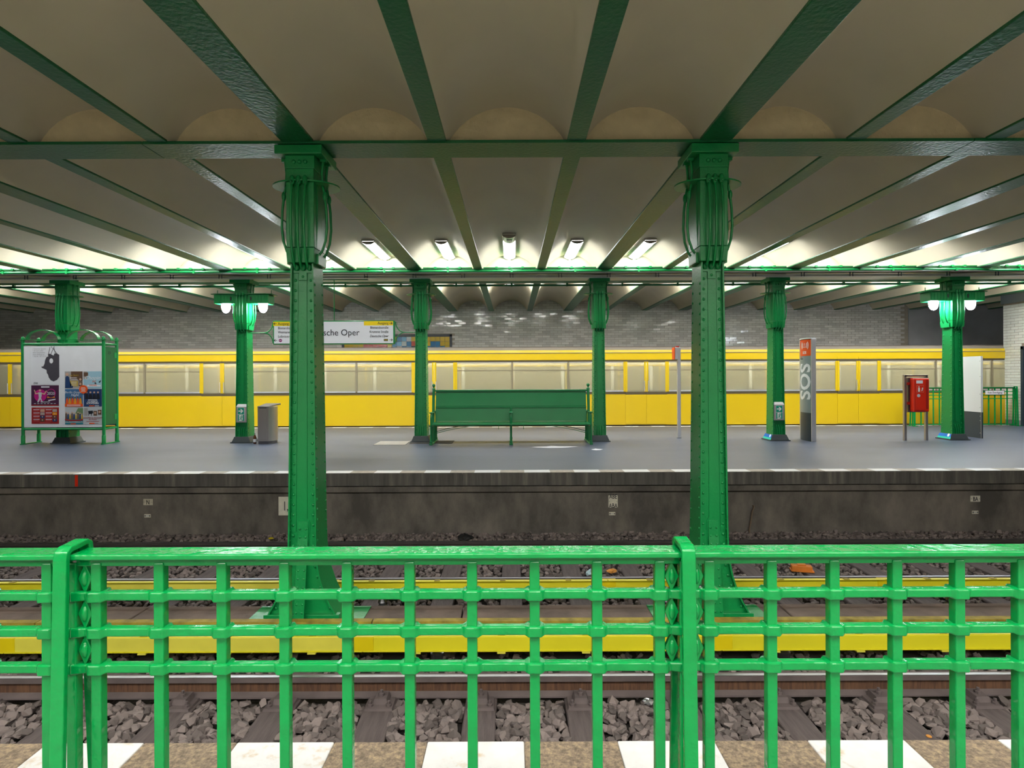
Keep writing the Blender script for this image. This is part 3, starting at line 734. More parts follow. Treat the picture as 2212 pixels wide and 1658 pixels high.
# ================================================================== FENCES
def fence(label, loc, panels, H, bars_of, bw, m, group):
    """iron railing: top cap, three bossed rails, square bars, A-shaped posts with leaf bosses. panels: list of post x"""
    t = thing('railing', label, 'railing', loc)
    xa, xb = panels[0], panels[-1]
    rails_z = [H-.122, H-.221, H-.321]
    h = bw/2
    allbars = []
    for i, (p, q) in enumerate(zip(panels[:-1], panels[1:])):
        n = bars_of
        for k in range(n+2):
            allbars.append(p+.068+(q-p-.136)*k/(n+1))
    ends = set()
    for p in panels: allbars.append(p)
    for p, q in zip(panels[:-1], panels[1:]):
        B(p+.012, q-.012, -.036, .036, H-.016, H).build('top_cap', m, t, bevel=.004)
        B(p+.012, q-.012, -.010, .012, H-.040, H-.014).build('top_web', m, t, bevel=.003)
        xs = [p]+[p+.068+(q-p-.136)*k/(bars_of+1) for k in range(bars_of+2)]+[q]
        for z in rails_z:
            mb = MB()
            # rail swelling around every bar
            st = [(p, h+.012)]
            for x in xs[1:-1]:
                st += [(x-bw*1.0, h-.001), (x-bw*.62, h+.010), (x+bw*.62, h+.010), (x+bw*1.0, h-.001)]
            st += [(q, h+.012)]
            st[0] = (p, h+.006); st[-1] = (q, h+.006)
            vs = []; fs = []
            for j, (x, w_) in enumerate(st):
                zz = .0122+(.0026 if w_ > h else 0)
                vs += [(x, -w_, z-zz), (x, w_, z-zz), (x, w_, z+zz), (x, -w_, z+zz)]
                if j:
                    a = 4*(j-1); b = 4*j
                    for u in range(4): fs.append((a+(u+1) % 4, a+u, b+u, b+(u+1) % 4))
            fs += [(0,1,2,3), (4*len(st)-1, 4*len(st)-2, 4*len(st)-3, 4*len(st)-4)]
            mb.add(vs, fs).build('cross_rail', m, t, bevel=.004)
        B(p, q, -.012, .012, .03, .055).build('bottom_rail', m, t)
    bmesh_bar = B(-h, h, -h, h, .02, H-.03).mesh('bar', m)
    for x in sorted(set(round(b, 4) for b in allbars)):
        o = put('bar', bmesh_bar, t, (x, 0, 0))
        md = o.modifiers.new('bevel', 'BEVEL'); md.width = .003; md.segments = 2
    bz = H-.04
    for p in panels:
        post = MB()
        w2 = .0185
        # front leg, hook over the cap, rear leg
        line = [(-.075, 0), (-.046, H-.012), (-.043, H+.006), (-.032, H+.014), (.028, H+.019), (.040, H+.012), (.044, H-.008), (.10, 0)]
        vs = []; fs = []
        for j, (y, z) in enumerate(line):
            a = Vector(line[max(0, j-1)]); b = Vector(line[min(len(line)-1, j+1)]); d = (b-a).normalized(); nn = Vector((-d.y, d.x))*.008
            for sx_, sn in ((-1,-1),(1,-1),(1,1),(-1,1)):
                vs.append((p+sx_*w2, y+nn.x*sn, z+nn.y*sn))
            if j:
                q0 = 4*(j-1); q1 = 4*j
                for u in range(4): fs.append((q0+u, q0+(u+1) % 4, q1+(u+1) % 4, q1+u))
        fs += [(3,2,1,0), tuple(4*(len(line)-1)+u for u in range(4))]
        pm = post.add(vs, fs).build('post_frame', m, t, bevel=.004)
        for sy in (-1, 1): B(p-.06, p+.06, sy*.10-.05, sy*.10+.05, 0, .012).build('foot_plate', m, pm)
        for sx_ in (-1, 1):
            if (p == xa and sx_ < 0) or (p == xb and sx_ > 0): continue
            for zc_ in ((H-.040+rails_z[0]+.014)/2, (rails_z[0]+rails_z[1])/2, (rails_z[1]+rails_z[2])/2):
                lm = MB(); xx = p+sx_*.0345; a, b = .0195, .043
                ring = [(xx, zc_-b), (xx+a*.55, zc_-b*.45), (xx+a, zc_), (xx+a*.55, zc_+b*.45), (xx, zc_+b), (xx-a*.55, zc_+b*.45), (xx-a, zc_), (xx-a*.55, zc_-b*.45)]
                lm.prism(ring, 'y', -.008, .008)
                leaf = lm.build('leaf_boss', m, t, bevel=.002)
                e = MB()
                e.ball((xx, 0, zc_), .010, 10, 8, (1.0, 1.7, 2.5)); e.build('boss', m, leaf, smooth=60)
    return t
FY = 1.61
fence('bright green iron railing across the foreground, with lattice rails and leaf bosses', (0, FY, NZ), [-2.898, -1.213, .472, 2.157], .980-NZ, 8, .0275, 'green_fence', None)
ff = fence('low green iron railing at the far platform edge beside the white brick wall', (12.69, 16.34, 0), [-1.45, 1.45], 1.085, 15, .027, 'green_fence', None)
sg = thing('warning_sign', 'white sign reading no passage on the far green railing', 'sign', (13.52, 16.30, .93))
B(-.26, .26, -.006, .006, -.05, .055).build('sign_board', 'sign_white', sg)
text('lettering', 'Kein Durchgang', .078, (0, -.008, -.022), FRONT, 'ink', sg, 'CENTER', sx=.80)
# ================================================================== TRAIN
TY = 16.80
tr = thing('train', 'long yellow underground train with a band of windows standing at the far platform edge', 'train', (0, TY, -.89))
TZ = lambda z: z+.89
TL, TR = -20.0, 18.6
B(TL, TR, 0, .05, TZ(.03), TZ(.90)).build('lower_side', 'train_yellow', tr)
B(TL, TR, -.006, 0, TZ(.895), TZ(.91)).build('waist_moulding', 'train_yellow', tr)
B(TL, TR, 0, .05, TZ(1.905), TZ(2.10)).build('upper_side', 'train_yellow', tr)
B(TL, TR, -.012, .0, TZ(2.10), TZ(2.118)).build('gutter', 'train_rubber', tr)
MB().prism([(0,TZ(2.10)),(.02,TZ(2.19)),(.10,TZ(2.20)),(.05,TZ(2.10))], 'x', TL, TR).build('upper_cove', 'train_yellow', tr)
MB().prism([(.02,TZ(2.19)),(.10,TZ(2.27)),(.35,TZ(2.31)),(1.1,TZ(2.34)),(1.85,TZ(2.31)),(2.1,TZ(2.27)),(2.18,TZ(2.19))], 'x', TL, TR).build('roof', 'train_roof', tr)
B(TL, TR, .02, 2.18, TZ(-.02), TZ(.03)).build('floor_plate', 'train_dark', tr)
B(TL, TR, .12, 2.06, TZ(-.75), TZ(-.05)).build('underframe', 'train_dark', tr)
B(TL, TR, 2.15, 2.20, TZ(.03), TZ(.95)).build('far_side', 'train_inside', tr); B(TL, TR, 2.15, 2.20, TZ(1.80), TZ(2.2)).build('far_side', 'train_inside', tr)
B(TL, TR, .06, 2.14, TZ(2.12), TZ(2.15)).build('inner_ceiling', 'train_inside', tr)
for y in (.55, 1.65): B(TL, TR, y-.06, y+.06, TZ(2.085), TZ(2.12)).build('light_strip', 'train_light', tr)
B(TL, TR, .012, .04, TZ(1.845), TZ(1.905)).build('window_top_strip', 'train_dark', tr)
B(TL, TR, .012, .04, TZ(.90), TZ(.985)).build('window_bottom_strip', 'train_dark', tr)
B(TL, TR, .002, .03, TZ(.985), TZ(1.025)).build('window_sill', 'alu', tr)
B(TL, TR, .002, .03, TZ(1.825), TZ(1.848)).build('window_head', 'alu', tr)
x = TL; i = 0
while x < TR-.1:
    door = (i % 4 == 3)
    wd = 1.26 if door else 1.62; sw = .055
    x1 = min(TR, x+wd)
    B(x, x+sw, .0, .05, TZ(.985), TZ(1.85)).build('pillar', 'train_yellow' if door or i % 4 == 0 else 'train_rubber', tr)
    if door:
        for a, b in ((x+sw, x+wd/2+.020), (x+wd/2+.028, x1)):
            dl = MB(); dl.box(a, a+sw, -.012, .012, TZ(.98), TZ(1.85)); dl.box(b-sw, b, -.012, .012, TZ(.98), TZ(1.85)); dl.box(a, b, -.012, .012, TZ(.05), TZ(.90)); dl.box(a, b, -.012, .012, TZ(1.905), TZ(1.97))
            d_ = dl.build('door_leaf', 'train_yellow', tr)
            B(a+sw, b-sw, -.004, .004, TZ(.98), TZ(1.85)).build('window_pane', 'window_glass', d_)
            for z0_, z1_ in ((.90, .98), (1.85, 1.905)): B(a, b, -.011, .012, TZ(z0_), TZ(z1_)).build('window_seal', 'train_dark', d_)
            MB().tube([((b-.05 if a < x+.5 else a+.05), -.03, TZ(1.0)), ((b-.05 if a < x+.5 else a+.05), -.03, TZ(1.3))], .012, 6).build('door_grip', 'alu', d_, smooth=50)
    else:
        B(x+sw, x1, .012, .020, TZ(1.0), TZ(1.85)).build('window_pane', 'window_glass', tr)
        B(x+sw, x1, .004, .03, TZ(1.60), TZ(1.625)).build('window_bar', 'train_rubber', tr)
    # far side panes, seats, poles
    B(x+.1, x1, 2.17, 2.18, TZ(.95), TZ(1.80)).build('window_pane', 'window_glass', tr); B(x, x+.1, 2.15, 2.20, TZ(.95), TZ(1.80)).build('pillar', 'train_inside_b', tr)
    if not door:
        st = MB(); st.box(x+.12, x1, 1.62, 2.1, TZ(.40), TZ(.50)); st.box(x+.12, x1, 2.02, 2.14, TZ(.5), TZ(1.05)); st.build('seat_bench', 'seat_fabric', tr)
    MB().tube([(x+.05, 1.0, TZ(.03)), (x+.05, 1.0, TZ(2.1))], .018, 6).build('grab_pole', 'pole_yellow', tr, smooth=50)
    x = x1; i += 1
MB().tube([(TL, .75, TZ(1.75)), (TR, .75, TZ(1.75))], .016, 6).build('grab_rail', 'pole_yellow', tr, smooth=50)
# ================================================================== PLATFORM FURNITURE
# ---- station name sign (between the second and third far columns)
s_ = thing('station_sign', 'long white station name sign in a green frame hanging between two columns', 'sign', (-3.95, 12.95, 2.17))
W, Hh = 2.69, .525
B(-W/2, W/2, -.05, .05, .0, Hh).build('sign_box', 'green', s_, bevel=.006)
B(-W/2+.025, W/2-.025, -.056, -.045, .022, Hh-.022).build('sign_face', 'sign_white', s_)
U = lambda xz: (xz-158)/1302*W-W/2
Vv = lambda yz: (318-yz)/248*Hh
def strip(xa, xb, ya, yb, m, nm): return B(U(xa), U(xb), -.0585, -.0555, Vv(yb), Vv(ya)).build(nm, m, s_)
strip(1135, 1448, 78, 122, 'sign_yellow', 'exit_field'); strip(163, 480, 80, 124, 'sign_yellow', 'exit_field')
def lt(body, xz, yz, size, al='LEFT', **k): return text('lettering', body, size, (U(xz), -.059, Vv(yz)), FRONT, 'ink', s_, al, **k)
lt('Ausgang', 1398, 111, .082, 'RIGHT', sx=.88); lt('Bismarckstraße', 1398, 156, .076, 'RIGHT', sx=.86); lt('Krumme Straße', 1398, 200, .076, 'RIGHT', sx=.86); lt('Deutsche Oper', 1398, 245, .076, 'RIGHT', sx=.86, shear=.25)
lt('Ausgang', 213, 113, .082, sx=.88); lt('Bismarckstraße', 213, 158, .076, sx=.86); lt('Weimarer Straße', 213, 201, .076, sx=.86); lt('Leibnizstraße', 213, 246, .076, sx=.86)
lt('Deutsche Oper', 1087, 226, .196, 'RIGHT', sx=.96)
def arrow(xz, yz, d, L_=34):
    c = (U(xz), Vv(yz)); l = L_/1302*W/2; m_ = MB()
    m_.box(c[0]-l, c[0]+l, -.0595, -.0565, c[1]-.005, c[1]+.005)
    for s in (-1, 1):
        pts = [(c[0]+d*l, c[1]), (c[0]+d*(l-.030), c[1]+s*.030), (c[0]+d*(l-.038), c[1]+s*.024), (c[0]+d*(l-.016), c[1])]
        m_.prism(pts, 'y', -.0595, -.0565)
    m_.build('arrow', 'ink', s_)
arrow(1425, 99, 1); arrow(182, 101, -1); arrow(1426, 274, 1); arrow(186, 275, -1)
tx = strip(1348, 1392, 263, 286, 'ink', 'taxi_mark'); text('lettering', 'TAXI', .040, (U(1370), -.0595, Vv(281)), FRONT, 'sign_yellow', s_, 'CENTER', sx=.9)
MB().lathe([(.036,0),(.036,.004)], 20).xf(Matrix.Translation((U(239), -.0555, Vv(276))) @ Matrix.Rotation(PI/2, 4, 'X')).build('bus_mark', 'plum', s_)
text('lettering', 'BUS', .026, (U(239), -.0605, Vv(280)), FRONT, 'sign_white', s_, 'CENTER')
for s in (-1, 1):
    xe = s*W/2; ce = s*(1.976-.115)          # reach to the column faces
    for q in (-1, 1):
        pts = []
        for i in range(9):
            a = PI/2*i/8
            pts.append((xe+s*(.02+.20*(1-math.cos(a))), 0, Hh/2+q*(Hh/2-.03)*(1-math.sin(a))))
        MB().tube(pts, .011, 6, flat=.8).build('scroll_arm', 'green', s_, smooth=50)
    MB().tube([(xe+s*.20, 0, Hh/2), (ce, 0, Hh/2)], .010, 6).build('side_rod', 'green', s_, smooth=50)
MB().tube([(0, 0, Hh), (0, 0, 3.60-2.17)], .010, 6).build('hanger_rod', 'green', s_, smooth=50)
B(-.95, .75, -.04, .04, 3.60-2.17, 3.64-2.17).build('hanger_bar', 'green_beam', s_)
# ---- bench
b_ = thing('bench', 'long green wooden bench with high panelled back and ball finials', 'bench', (-.025, 12.72, 0))
HL = 1.69
g = 'green_bench'
def plank(name, x0, x1, prof, bev=.006): return MB().prism(prof, 'x', x0, x1).build(name, g, b_, bevel=bev)
plank('back_board', -HL+.05, HL-.05, [(-.045,.80),(-.020,.80),(.045,1.135),(.020,1.135)])
plank('back_board', -HL+.05, HL-.05, [(-.105,.475),(-.080,.475),(-.042,.76),(-.067,.76)])
plank('top_rail', -HL+.03, HL-.03, [(-.005,1.115),(.065,1.115),(.065,1.155),(-.005,1.155)])
plank('mid_rail', -HL+.05, HL-.05, [(-.075,.755),(-.02,.755),(-.02,.80),(-.075,.80)])
for sy, nm in ((-1, 'front'), (1, 'rear')):
    for k in range(4):
        y0 = sy*(.10+k*.095); ya, yb = sorted((y0, y0+sy*.085))
        plank('seat_plank', -HL+.02, HL-.02, [(ya,.425-.004*k),(yb,.425-.004*k),(yb,.455-.004*k),(ya,.455-.004*k)])
for ex in (-HL, 0.0, HL):
    f_ = MB()
    fr = bpy.data.objects.new('end_frame', None); COL.objects.link(fr); fr.parent = b_; fr.location = (ex, 0, 0)
    B(-.035, .035, -.47, .47, 0, .035).build('skid', g, fr, bevel=.005)
    for sy in (-1, 1):
        q = [(0, sy*.40, .035), (0, sy*.40, .42), (0, sy*.41, .55), (0, sy*.385, .62), (0, sy*.34, .655)]
        MB().tube(q, .024, 8, flat=1.2).build('front_leg', g, fr, smooth=50)
        B(-.030, .030, sy*.40-.035, sy*.40+.035, .035, .085).build('leg_foot', g, fr, bevel=.006)
        a0, a1 = sorted((sy*.08, sy*.44))
        MB().hexa([(-.035,a0,.665),(.035,a0,.665),(.035,a1,.665),(-.035,a1,.665)], [(-.035,a0,.69),(.035,a0,.69),(.035,a1,.685),(-.035,a1,.685)]).build('armrest', g, fr, bevel=.006)
        MB().tube([(0, sy*.16, .035), (0, sy*.13, .42)], .022, 8).build('inner_leg', g, fr, smooth=50)
    B(-.022, .022, -.42, .42, .385, .425).build('seat_bearer', g, fr)
    if ex:
        MB().tube([(0, -.06, .42), (0, -.03, .80), (0, .03, 1.17)], .030, 8, flat=1.0).build('back_post', g, fr, smooth=50)
        MB().lathe([(.036,0),(.036,.02),(.016,.03),(.016,.05),(.030,.065),(.036,.088),(.028,.112),(.006,.122)], 14, (0, .03, 1.165)).build('finial', g, fr, smooth=70)
    else:
        MB().tube([(0, -.10, .42), (0, -.065, .78)], .022, 8).build('back_post', g, fr, smooth=50)
for s in (-1, 1):
    for y, dz_ in ((-.12, 0), (.12, .02)):
        pts = [(s*HL, y, .20+dz_)]+[(s*(HL-.30-i*.16), y, .25+dz_+.16*math.sin(PI/2*(i+1)/8)) for i in range(8)]
        MB().tube(pts, .007, 5).build('tension_rod', g, b_, smooth=50)
    MB().tube([(s*.27, -.12, .30), (s*.27, -.12, .42)], .006, 5).build('rod_stay', g, b_)
# ---- poster stand around the first far column
ps = thing('poster_stand', 'green tubular poster stand with four arches, built around a column', 'poster stand', (-9.785, 12.90, 0))
SW, SD = .88, .21
for sx_ in (-1, 1):
    for sy in (-1, 1):
        p_ = MB().tube([(sx_*SW, sy*SD, .02), (sx_*SW, sy*SD, 2.27)], .032, 12).build('stand_post', 'green', ps, smooth=50)
        MB().lathe([(.040,0),(.040,.17),(.034,.18)], 12, (sx_*SW, sy*SD, .02)).build('post_sleeve', 'green', p_, smooth=40)
        MB().lathe([(.05,2.27),(.05,2.285),(.034,2.29),(.034,2.325),(.022,2.35),(.006,2.355)], 12, (sx_*SW, sy*SD, 0)).build('post_cap', 'green', p_, smooth=50)
    B(sx_*SW-.03, sx_*SW+.03, -SD-.05, SD+.05, 0, .022).build('foot_bar', 'green', ps)
    MB().tube([(sx_*SW, -SD, .335), (sx_*SW, SD, .335)], .022, 8).build('rail', 'green', ps, smooth=50)
    MB().tube([(sx_*SW, -SD, 2.19), (sx_*SW, SD, 2.19)], .022, 8).build('rail', 'green', ps, smooth=50)
    sp = B(sx_*SW-.012, sx_*SW+.012, -SD+.03, SD-.03, .42, 2.13).build('side_panel', 'green_side', ps)
    for z in (.58, 1.95): B(sx_*(SW)-.02*1, sx_*SW+.02, SD-.10, SD-.02, z-.06, z+.06).build('hinge', 'green', sp)
for sy in (-1, 1):
    MB().tube([(-SW, sy*SD, .335), (SW, sy*SD, .335)], .024, 8).build('rail', 'green', ps, smooth=50)
    MB().tube([(-SW, sy*SD, 2.19), (SW, sy*SD, 2.19)], .024, 8).build('rail', 'green', ps, smooth=50)
    MB().tube([(0, sy*SD, 2.19), (0, sy*SD, 2.28)], .022, 8).build('mid_stub', 'green', ps, smooth=50)
    B(-SW-.10, SW+.10, sy*SD-.028, sy*SD+.028, 2.281, 2.288).build('strap_bar', 'green', ps)
    for a, b in ((-.78, -.09), (.09, .78)):
        vs = []; fs = []; n = 16
        for i in range(n+1):
            t_ = PI*i/n; xx = (a+b)/2-(b-a)/2*math.cos(t_); zz = 2.285+.21*math.sin(t_); nx, nz = -math.cos(t_)*.007, math.sin(t_)*.007
            vs += [(xx-nx, sy*SD-.045, zz-nz), (xx-nx, sy*SD+.045, zz-nz), (xx+nx, sy*SD+.045, zz+nz), (xx+nx, sy*SD-.045, zz+nz)]
            if i:
                q0 = 4*(i-1); q1 = 4*i
                for u in range(4): fs.append((q0+u, q0+(u+1) % 4, q1+(u+1) % 4, q1+u))
        MB().add(vs, fs).build('arch', 'green', ps, smooth=40)
    B(-SW+.03, SW-.03, sy*SD-.012, sy*SD+.012, .375, 2.145).build('poster_board', 'paper', ps)
text('number', '23', .09, (SW+.014, -.05, 1.97), (PI/2, 0, PI/2), 'ink', ps, 'CENTER')
# posters pasted on the front board
PX0 = -10.64; PY = 12.90-SD-.0125
px_ = lambda xz: PX0+(xz-180)/970*1.71
pz_ = lambda yz: .375+(1335-yz)/1005*1.77
def poster(name, label, x0, y0, x1, y1, m):
    cx_, cz_ = (px_(x0)+px_(x1))/2, pz_(y1)
    t = thing(name, label, 'poster', (cx_, PY, cz_), group='posters on the poster stand')
    w_, h_ = px_(x1)-px_(x0), pz_(y0)-pz_(y1)
    B(-w_/2, w_/2, -.003, 0, 0, h_).build('sheet', m, t)
    return t, (lambda a: -w_/2+a*w_), (lambda b: (1-b)*h_)
def rect(t, fx, fz, a0, b0, a1, b1, m, nm='print', d=.005): return B(fx(a0), fx(a1), -d, -.0028, fz(b1), fz(b0)).build(nm, m, t)
def blob(t, fx, fz, pts, m, nm='print', d=.005): return MB().prism([(fx(a), fz(b)) for a, b in pts], 'y', -d, -.0028).build(nm, m, t)
def disc(t, fx, fz, a, b, r, m, nm='print', d=.005, ry=None):
    ry = ry or r
    return MB().prism([(fx(a)+r*math.cos(2*PI*i/24), fz(b)+ry*math.sin(2*PI*i/24)) for i in range(24)], 'y', -d, -.0028).build(nm, m, t)
def wr_(t, fx, fz, body, a, b, size, m, al='CENTER', d=.006, **k): return text('lettering', body, size, (fx(a), -d, fz(b)), FRONT, m, t, al, ext=.0006, **k)
t, fx, fz = poster('poster', 'white poster with a large black hanging bust and pale grey lettering', 275, 335, 622, 805, 'sign_white')
bust = [(.62,.26),(.60,.20),(.66,.19),(.80,.24),(.83,.19),(.90,.18),(1.0,.22),(1.0,.80),(.92,.88),(.80,.92),(.70,.89),(.63,.82),(.60,.74),(.56,.70),(.55,.62),(.46,.585),(.38,.56),(.36,.535),(.44,.52),(.48,.45),(.50,.36),(.55,.28)]
blob(t, fx, fz, bust, 'bust_black'); disc(t, fx, fz, .72, .38, .040, 'sign_white', d=.0065, ry=.055)
for a0, b0, a1, b1 in ((.66,.02,.60,.25),(.70,.0,.93,.20),(.82,.0,.66,.26),(.80,.02,.86,.20)):
    blob(t, fx, fz, [(a0,b0),(a0+.018,b0),(a1+.018,b1),(a1,b1)], 'bust_black', 'strap_print')
for i, l in enumerate(['/ Susanne Specht', '/ ab ovo oder', 'eine Geschichte', 'vom Anfang an', '/ 10.10 - 01.12.21']): wr_(t, fx, fz, l, .06, .075+.05*i, .042, 'ink_soft', 'LEFT')
wr_(t, fx, fz, 'ZAK', .08, .985, .050, 'ink', 'LEFT', shear=.2)
t, fx, fz = poster('poster', 'purple show poster with a dancing figure and the year 2020', 275, 815, 615, 1068, 'p_purple')
disc(t, fx, fz, .33, .50, .135, 'p_magenta'); disc(t, fx, fz, .72, .40, .10, 'p_magenta', d=.0048)
disc(t, fx, fz, .72, .40, .088, 'p_purple', d=.0058)
rect(t, fx, fz, .36, .05, .66, .11, 'sign_white'); wr_(t, fx, fz, '2020', .72, .46, .085, 'sign_white', d=.0075)
rect(t, fx, fz, .58, .56, .86, .61, 'p_amber'); blob(t, fx, fz, [(.62,.72),(.88,.66),(.88,.71),(.62,.77)], 'sign_white')
blob(t, fx, fz, [(.26,.34),(.38,.34),(.38,.50),(.36,.62),(.42,.82),(.38,.84),(.33,.68),(.26,.84),(.22,.82),(.28,.62)], 'p_pale', d=.0065); disc(t, fx, fz, .32, .25, .024, 'p_skin', d=.0065)
blob(t, fx, fz, [(.10,.22),(.13,.22),(.17,.38),(.27,.36),(.27,.42),(.15,.44)], 'p_skin', d=.0065); blob(t, fx, fz, [(.37,.36),(.47,.40),(.54,.26),(.57,.27),(.49,.46),(.37,.42)], 'p_skin', d=.0065)
for i in range(7): rect(t, fx, fz, .10+.12*i, .88, .17+.12*i, .91, 'p_pale')
rect(t, fx, fz, 0, .95, 1, 1, 'p_red'); rect(t, fx, fz, .34, .80, .68, .83, 'p_pale')
t, fx, fz = poster('poster', 'dark red poster with a grid of small pictures', 278, 1088, 615, 1290, 'p_red')
rect(t, fx, fz, .16, .03, .78, .07, 'p_redlight')
for c_ in range(2):
    for r_ in range(4):
        a = .07+.45*c_; b = .10+.20*r_
        rect(t, fx, fz, a, b+.02, a+.22, b+.055, 'sign_white'); rect(t, fx, fz, a, b+.085, a+.18, b+.11, 'p_redlight'); rect(t, fx, fz, a, b+.13, a+.20, b+.15, 'p_redlight')
        rect(t, fx, fz, a+.25, b, a+.41, b+.17, ['p_skin','p_grey','p_blue','p_brown','p_grey','p_amber','p_brown','p_blue'][c_*4+r_])
        disc(t, fx, fz, a+.33, b+.07, .014, 'p_skin', d=.0065)
rect(t, fx, fz, .3, .93, .68, .96, 'p_redlight')
cells = [((690,645,910,855), 'brown concert poster with a seated man in a suit and gold lettering', 'p_grey'), ((920,645,1143,855), 'pale blue concert poster with a white script title', 'p_sky'),
         ((692,863,912,1080), 'concert poster with a choir in orange robes under a blue title', 'p_bluemid'), ((922,863,1145,1080), 'dark blue concert poster with four people in black', 'p_blue'),
         ((692,1087,915,1300), 'teal concert poster with a brass band and mountains', 'p_pale'), ((922,1087,1147,1300), 'pale grey concert poster with a grand piano', 'p_pale')]
F_ = []
for (x0, y0, x1, y1), lab, m in cells: F_.append(poster('poster', lab, x0, y0, x1, y1, m))
t, fx, fz = F_[0]; rect(t, fx, fz, .35, 0, 1, .5, 'p_brown', d=.0042); blob(t, fx, fz, [(.02,.98),(.04,.34),(.12,.26),(.24,.32),(.28,.60),(.46,.88),(.44,.96)], 'p_blue'); disc(t, fx, fz, .13, .17, .032, 'p_skin', d=.0062); rect(t, fx, fz, .30, .55, .74, .88, 'p_gold'); wr_(t, fx, fz, 'Les Soirs', .50, .28, .062, 'p_gold', shear=.25); rect(t, fx, fz, .3, .36, .68, .40, 'sign_white'); rect(t, fx, fz, .36,.46,.72,.49,'sign_white')
for b in (.36, .63): rect(t, fx, fz, .78, b, .98, b+.24, 'p_brown', d=.006); disc(t, fx, fz, .88, b+.11, .026, 'p_skin', d=.0072)
for i in range(4): rect(t, fx, fz, .36, .60+i*.07, .68, .62+i*.07, 'sign_white', d=.0062)
t, fx, fz = F_[1]; rect(t, fx, fz, 0, 0, .20, .45, 'p_grey', d=.0042); rect(t, fx, fz, .02, .06, .26, .30, 'p_brown', d=.0046); wr_(t, fx, fz, 'Chopin', .50, .48, .115, 'sign_white', shear=.3); wr_(t, fx, fz, 'pur', .60, .62, .058, 'p_orange', shear=.2); wr_(t, fx, fz, 'DANIEL', .55, .86, .050, 'p_orange'); rect(t, fx, fz, .20,.80,.95,.90,'sign_white', d=.0046)
blob(t, fx, fz, [(.60,.70),(.66,.64),(.72,.70),(.70,.76)], 'ink'); blob(t, fx, fz, [(.84,.62),(.92,.56),(.98,.52),(.94,.64),(.88,.68)], 'ink')
t, fx, fz = F_[2]; rect(t, fx, fz, .0, .30, 1, .84, 'p_bluemid', d=.0042); wr_(t, fx, fz, 'Berlin Gospel', .48, .24, .070, 'sign_white', shear=.3); wr_(t, fx, fz, 'Night', .55, .40, .075, 'sign_white', shear=.3)
for i in range(6):
    a = .12+.15*i; blob(t, fx, fz, [(a-.08,.86),(a-.05,.56),(a,.50),(a+.05,.56),(a+.08,.86)], 'p_amber' if i % 2 else 'p_orange', d=.0056+.0002*i); disc(t, fx, fz, a, .48, .016, 'p_brown', d=.007)
rect(t, fx, fz, 0, .84, 1, 1, 'p_orange', d=.0085)
for b in (.88, .94): rect(t, fx, fz, .12, b, .88, b+.025, 'sign_white', d=.0095)
t, fx, fz = F_[3]
for i in range(4):
    a = .17+.21*i; blob(t, fx, fz, [(a-.10,.58),(a-.08,.30),(a,.25),(a+.08,.30),(a+.10,.58)], 'ink', d=.005+.0002*i); disc(t, fx, fz, a, .19, .020, 'p_skin', d=.0065)
wr_(t, fx, fz, 'CLASSICS', .5, .76, .052, 'sign_white', bold=.001); wr_(t, fx, fz, 'SOUVENIRS', .5, .86, .052, 'sign_white', bold=.001); rect(t, fx, fz, .25, .60, .75, .64, 'sign_white'); rect(t, fx, fz, .3,.93,.6,.98,'p_orange'); rect(t, fx, fz, .62,.93,.85,.98,'p_pale')
t, fx, fz = F_[4]; blob(t, fx, fz, [(.55,.40),(.72,.05),(1,.05),(1,.45)], 'p_green', d=.0042); rect(t, fx, fz, 0, .68, 1, 1, 'p_teal', d=.0046)
for i in range(9):
    a = .06+.11*i; blob(t, fx, fz, [(a-.05,.68),(a-.04,.38+.05*(i % 3)),(a,.32+.05*(i % 3)),(a+.04,.38+.05*(i % 3)),(a+.05,.68)], ['p_brown','p_blue','p_gold'][i % 3], d=.0052+.0002*i); disc(t, fx, fz, a, .30+.05*(i % 3), .014, 'p_skin', d=.0075)
blob(t, fx, fz, [(.0,.68),(.25,.72),(.75,.72),(1,.68),(1,.76),(.75,.80),(.25,.80),(0,.76)], 'p_red', d=.008); wr_(t, fx, fz, 'SALZKAMMERGUTS', .5, .90, .044, 'sign_white'); rect(t, fx, fz, .3,.94,.6,.99,'p_orange')
t, fx, fz = F_[5]; rect(t, fx, fz, .03, .05, .22, .50, 'p_grey', d=.0042); blob(t, fx, fz, [(.24,.22),(.50,.20),(.52,.34),(.44,.40),(.44,.50),(.41,.50),(.41,.40),(.30,.40),(.28,.50),(.26,.50),(.27,.38)], 'ink')
for a, b in ((.54,.22),(.78,.16)): rect(t, fx, fz, a, b, a+.19, b+.28, 'p_brown'); disc(t, fx, fz, a+.095, b+.12, .024, 'p_skin', d=.0065)
wr_(t, fx, fz, 'CHOPIN & MOZART', .5, .66, .046, 'p_red'); wr_(t, fx, fz, 'IN PARIS', .5, .76, .046, 'p_red'); rect(t, fx, fz, .15,.82,.85,.845,'p_red'); rect(t, fx, fz, .3,.91,.6,.97,'p_orange'); rect(t, fx, fz, .62,.91,.8,.97,'p_grey')
stk = thing('sticker', 'round orange sticker pasted between the six concert posters', 'sticker', (px_(922), PY-.012, pz_(867)))
MB().prism([(.092*math.cos(2*PI*i/28), .092*math.sin(2*PI*i/28)) for i in range(28)], 'y', -.002, .009).build('disc', 'p_orange', stk)
for i, wd in enumerate((.09,.11,.08,.10)): B(-wd/2, wd/2, -.003, -.0015, .03-.025*i, .04-.025*i).build('print_line', 'exit_white', stk)
